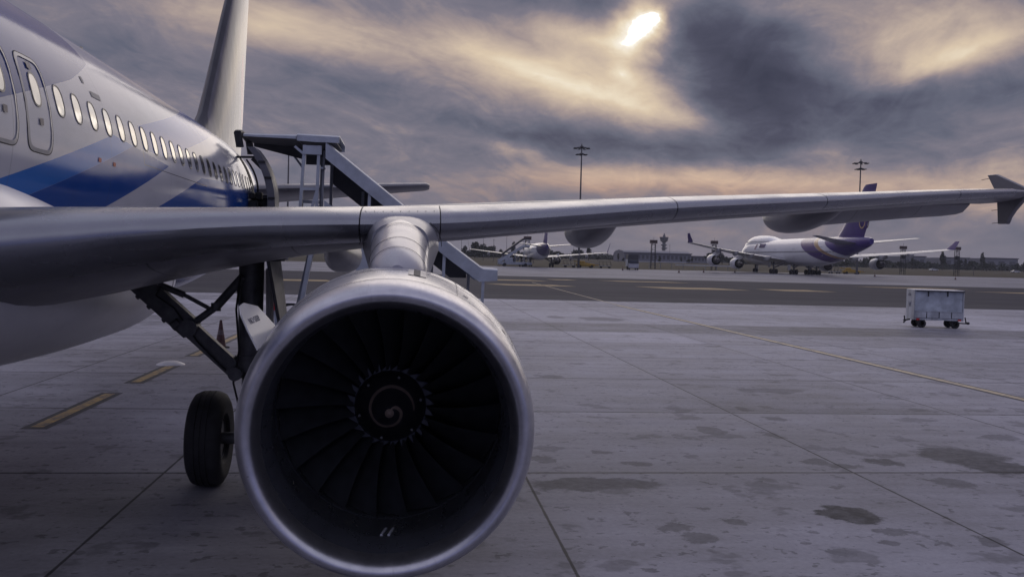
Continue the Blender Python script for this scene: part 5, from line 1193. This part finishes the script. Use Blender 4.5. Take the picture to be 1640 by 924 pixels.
def hall(name, x, y, L_, D, H, label, nwin, roofarch=0., mat=None):
    o = thing(name, label, 'building', (x, y, gz(y)))
    if roofarch:
        MB().loft([[(xx, d_*D/2, 0 if False else zz) for d_, zz in ((-1, -3), (-1, H), (-.6, H+roofarch*.7), (0, H+roofarch), (.6, H+roofarch*.7), (1, H), (1, -3))] for xx in (-L_/2, L_/2)]).build('wall', mat or M_BWHITE, o, smooth=0)
    else: MB().box((0, 0, H/2-1.5), (L_, D, H+3)).build('wall', mat or M_BWHITE, o, smooth=0)
    st = L_/nwin
    q = MB()
    for k in range(nwin): q.box((-L_/2+st*(k+.5), -D/2-.02, H*.55), (st*.55, .15, H*.42))
    q.build_each('window', M_BDARK, o, smooth=0)
    MB().box((0, -D/2-.3, H+.1), (L_+1, .7, .7)).build('eaves', M_BGREY, o, smooth=0)
    return o
hall('terminal_building', 157, 560, 42, 30, 5.2, 'long pale terminal with a row of dark windows, left of the control tower', 16, 2.0)
hall('terminal_wing', 188, 575, 19, 24, 4.0, 'lower pale wing of the terminal at the foot of the control tower', 8, .6)
for (x, L_, H) in ((372, 17, 8.5), (405, 19, 8.3), (440, 26, 8.8)):
    hall('warehouse', x, 640, L_, 26, H, {372: 'pale square warehouse left of two others behind the trees at right', 405: 'pale square warehouse in the middle of three behind the trees at right', 440: 'widest pale warehouse of three behind the trees at right'}[x], 3)
hall('long_hangar', 560, 660, 110, 30, 9.2, 'long low grey hangar behind the trees at the right edge', 16, 1.5, M_BGREY)

# ------------------------------------------------------------------ far trees
m, nt, b = base_mat('far_foliage'); co = objco(nt)
nt.l.new(nt.ramp(nt.noise(co, .35, 4, .6), [(.3, (.010, .015, .010)), (.7, (.034, .042, .024))]), b.inputs['Base Color'])
b.inputs['Roughness'].default_value = .85; b.inputs['Specular IOR Level'].default_value = .15; M_LEAF = m
M_BARK = paint('bark', (.06, .05, .04), .9, var=.2, scale=2)
def leaf_cloud(cx, cy, cz, rx, ry, rz, n, sz, r_):
    V, Fc = [], []
    d = r_.normal(size=(n, 3)); d /= np.linalg.norm(d, axis=1)[:, None]; rad = r_.uniform(.45, 1.05, n)[:, None]
    P_ = d*rad*np.array([rx, ry, rz])+np.array([cx, cy, cz]); P_[:, 2] = np.maximum(P_[:, 2], cz-rz*.8)
    for p_ in P_:
        a = r_.normal(size=3); a /= np.linalg.norm(a); b2 = np.cross(a, r_.normal(size=3)); b2 /= np.linalg.norm(b2); s = sz*r_.uniform(.6, 1.4)
        k = len(V); V += [p_-a*s, p_+b2*s*.7, p_+a*s, p_-b2*s*.7]; Fc.append((k, k+1, k+2, k+3))
    return V, Fc
def tree_parts(seed, h, w):
    r_ = np.random.default_rng(seed); q = MB()
    for k in range(9):
        a = r_.uniform(0, 6.28); rr_ = r_.uniform(0, .6)*w; zz = h*r_.uniform(.45, .85)
        q.add(*leaf_cloud(rr_*math.cos(a), rr_*math.sin(a), zz, w*.42, w*.42, h*.2, 70, .5, r_))
    tk = MB().tube((0, 0, 0), (.1, 0, h*.45), .28, .18, 8)
    for k in range(4):
        a = k*1.6; tk.tube((.1, 0, h*.35), (math.cos(a)*w*.4, math.sin(a)*w*.4, h*.68), .12, .05, 6)
    return q, tk
protos = []
def tree(kind, x, y, s, rz):
    labs = ['round dark green tree in the far tree belt behind the field', 'broad low dark tree in the far tree belt behind the field', 'tall narrow dark tree in the far tree belt behind the field']
    nm = ['broadleaf_tree', 'spreading_tree', 'tall_tree'][kind]
    if len(protos) <= kind:
        o = thing(nm, labs[kind], 'tree', group=['round trees in the far belt', 'broad trees in the far belt', 'tall trees in the far belt'][kind])
        q, tk = tree_parts(20+kind, (9, 7, 12)[kind], (3.6, 5.2, 2.2)[kind]); cr = q.build('crown', M_LEAF, o, smooth=0); tr = tk.build('trunk', M_BARK, o)
        protos.append((o, cr, tr))
    else:
        src = protos[kind]; o = src[0].copy(); COL.objects.link(o)
        for ch in src[1:]: c = ch.copy(); COL.objects.link(c); c.parent = o
    o.location = (x, y, gz(y)-.1); o.rotation_euler = (0, 0, rz); o.scale = (s, s, s)
r_ = np.random.default_rng(5)
for k in range(3): tree(k, (44, 52, 380)[k], (520, 540, 560)[k], 1.0, 0)
for i in range(64):
    azd = -6+42*((i*.618) % 1)+r_.uniform(-.5, .5); Yv = r_.uniform(500, 585)
    x = CAM_X+math.tan(R(azd))*Yv
    if 112 < x < 212: Yv = r_.uniform(470, 530)
    kind = int(r_.choice([0, 0, 1, 1, 2])); s = r_.uniform(.55, 1.0)
    if 118 < x < 185: s *= .45
    tree(kind, CAM_X+math.tan(R(azd))*Yv, Yv, s, r_.uniform(0, 6))
q = MB()
for i in range(420):
    azd = -9+48*i/420+r_.uniform(-.1, .1); Yv = r_.uniform(585, 640)
    if 9.5 < azd < 20: Yv = r_.uniform(690, 760)
    x = CAM_X+math.tan(R(azd))*Yv; hh = 3.2+2.6*r_.random()*(.6+.5*math.sin(azd*1.7))
    q.add(*leaf_cloud(x, Yv, gz(Yv)+hh*.45, r_.uniform(3, 6), 3, hh*.65, 46, .9, r_))
tw = q.build('distant_wood', M_LEAF, None, smooth=0); tw['kind'] = 'stuff'; tw['label'] = 'dark belt of distant woodland along the horizon'; tw['category'] = 'woodland'

# ------------------------------------------------------------------ light haze over the field
hz = MB().box((500, 1150, 17.5), (4020, 2920, 38)); hz_o = hz.build('haze', None, None, smooth=0)
hm = bpy.data.materials.new('haze_air'); hm.use_nodes = True; hn = NT(hm.node_tree); hn.n.clear()
ho = hn.node('ShaderNodeOutputMaterial'); pv = hn.node('ShaderNodeVolumePrincipled'); hn.l.new(pv.outputs[0], ho.inputs['Volume'])
pv.inputs['Color'].default_value = (.80, .82, .90, 1); pv.inputs['Density'].default_value = .0002; pv.inputs['Anisotropy'].default_value = .2
hz_o.data.materials.append(hm); hz_o['kind'] = 'stuff'
SC.cycles.volume_bounces = 0
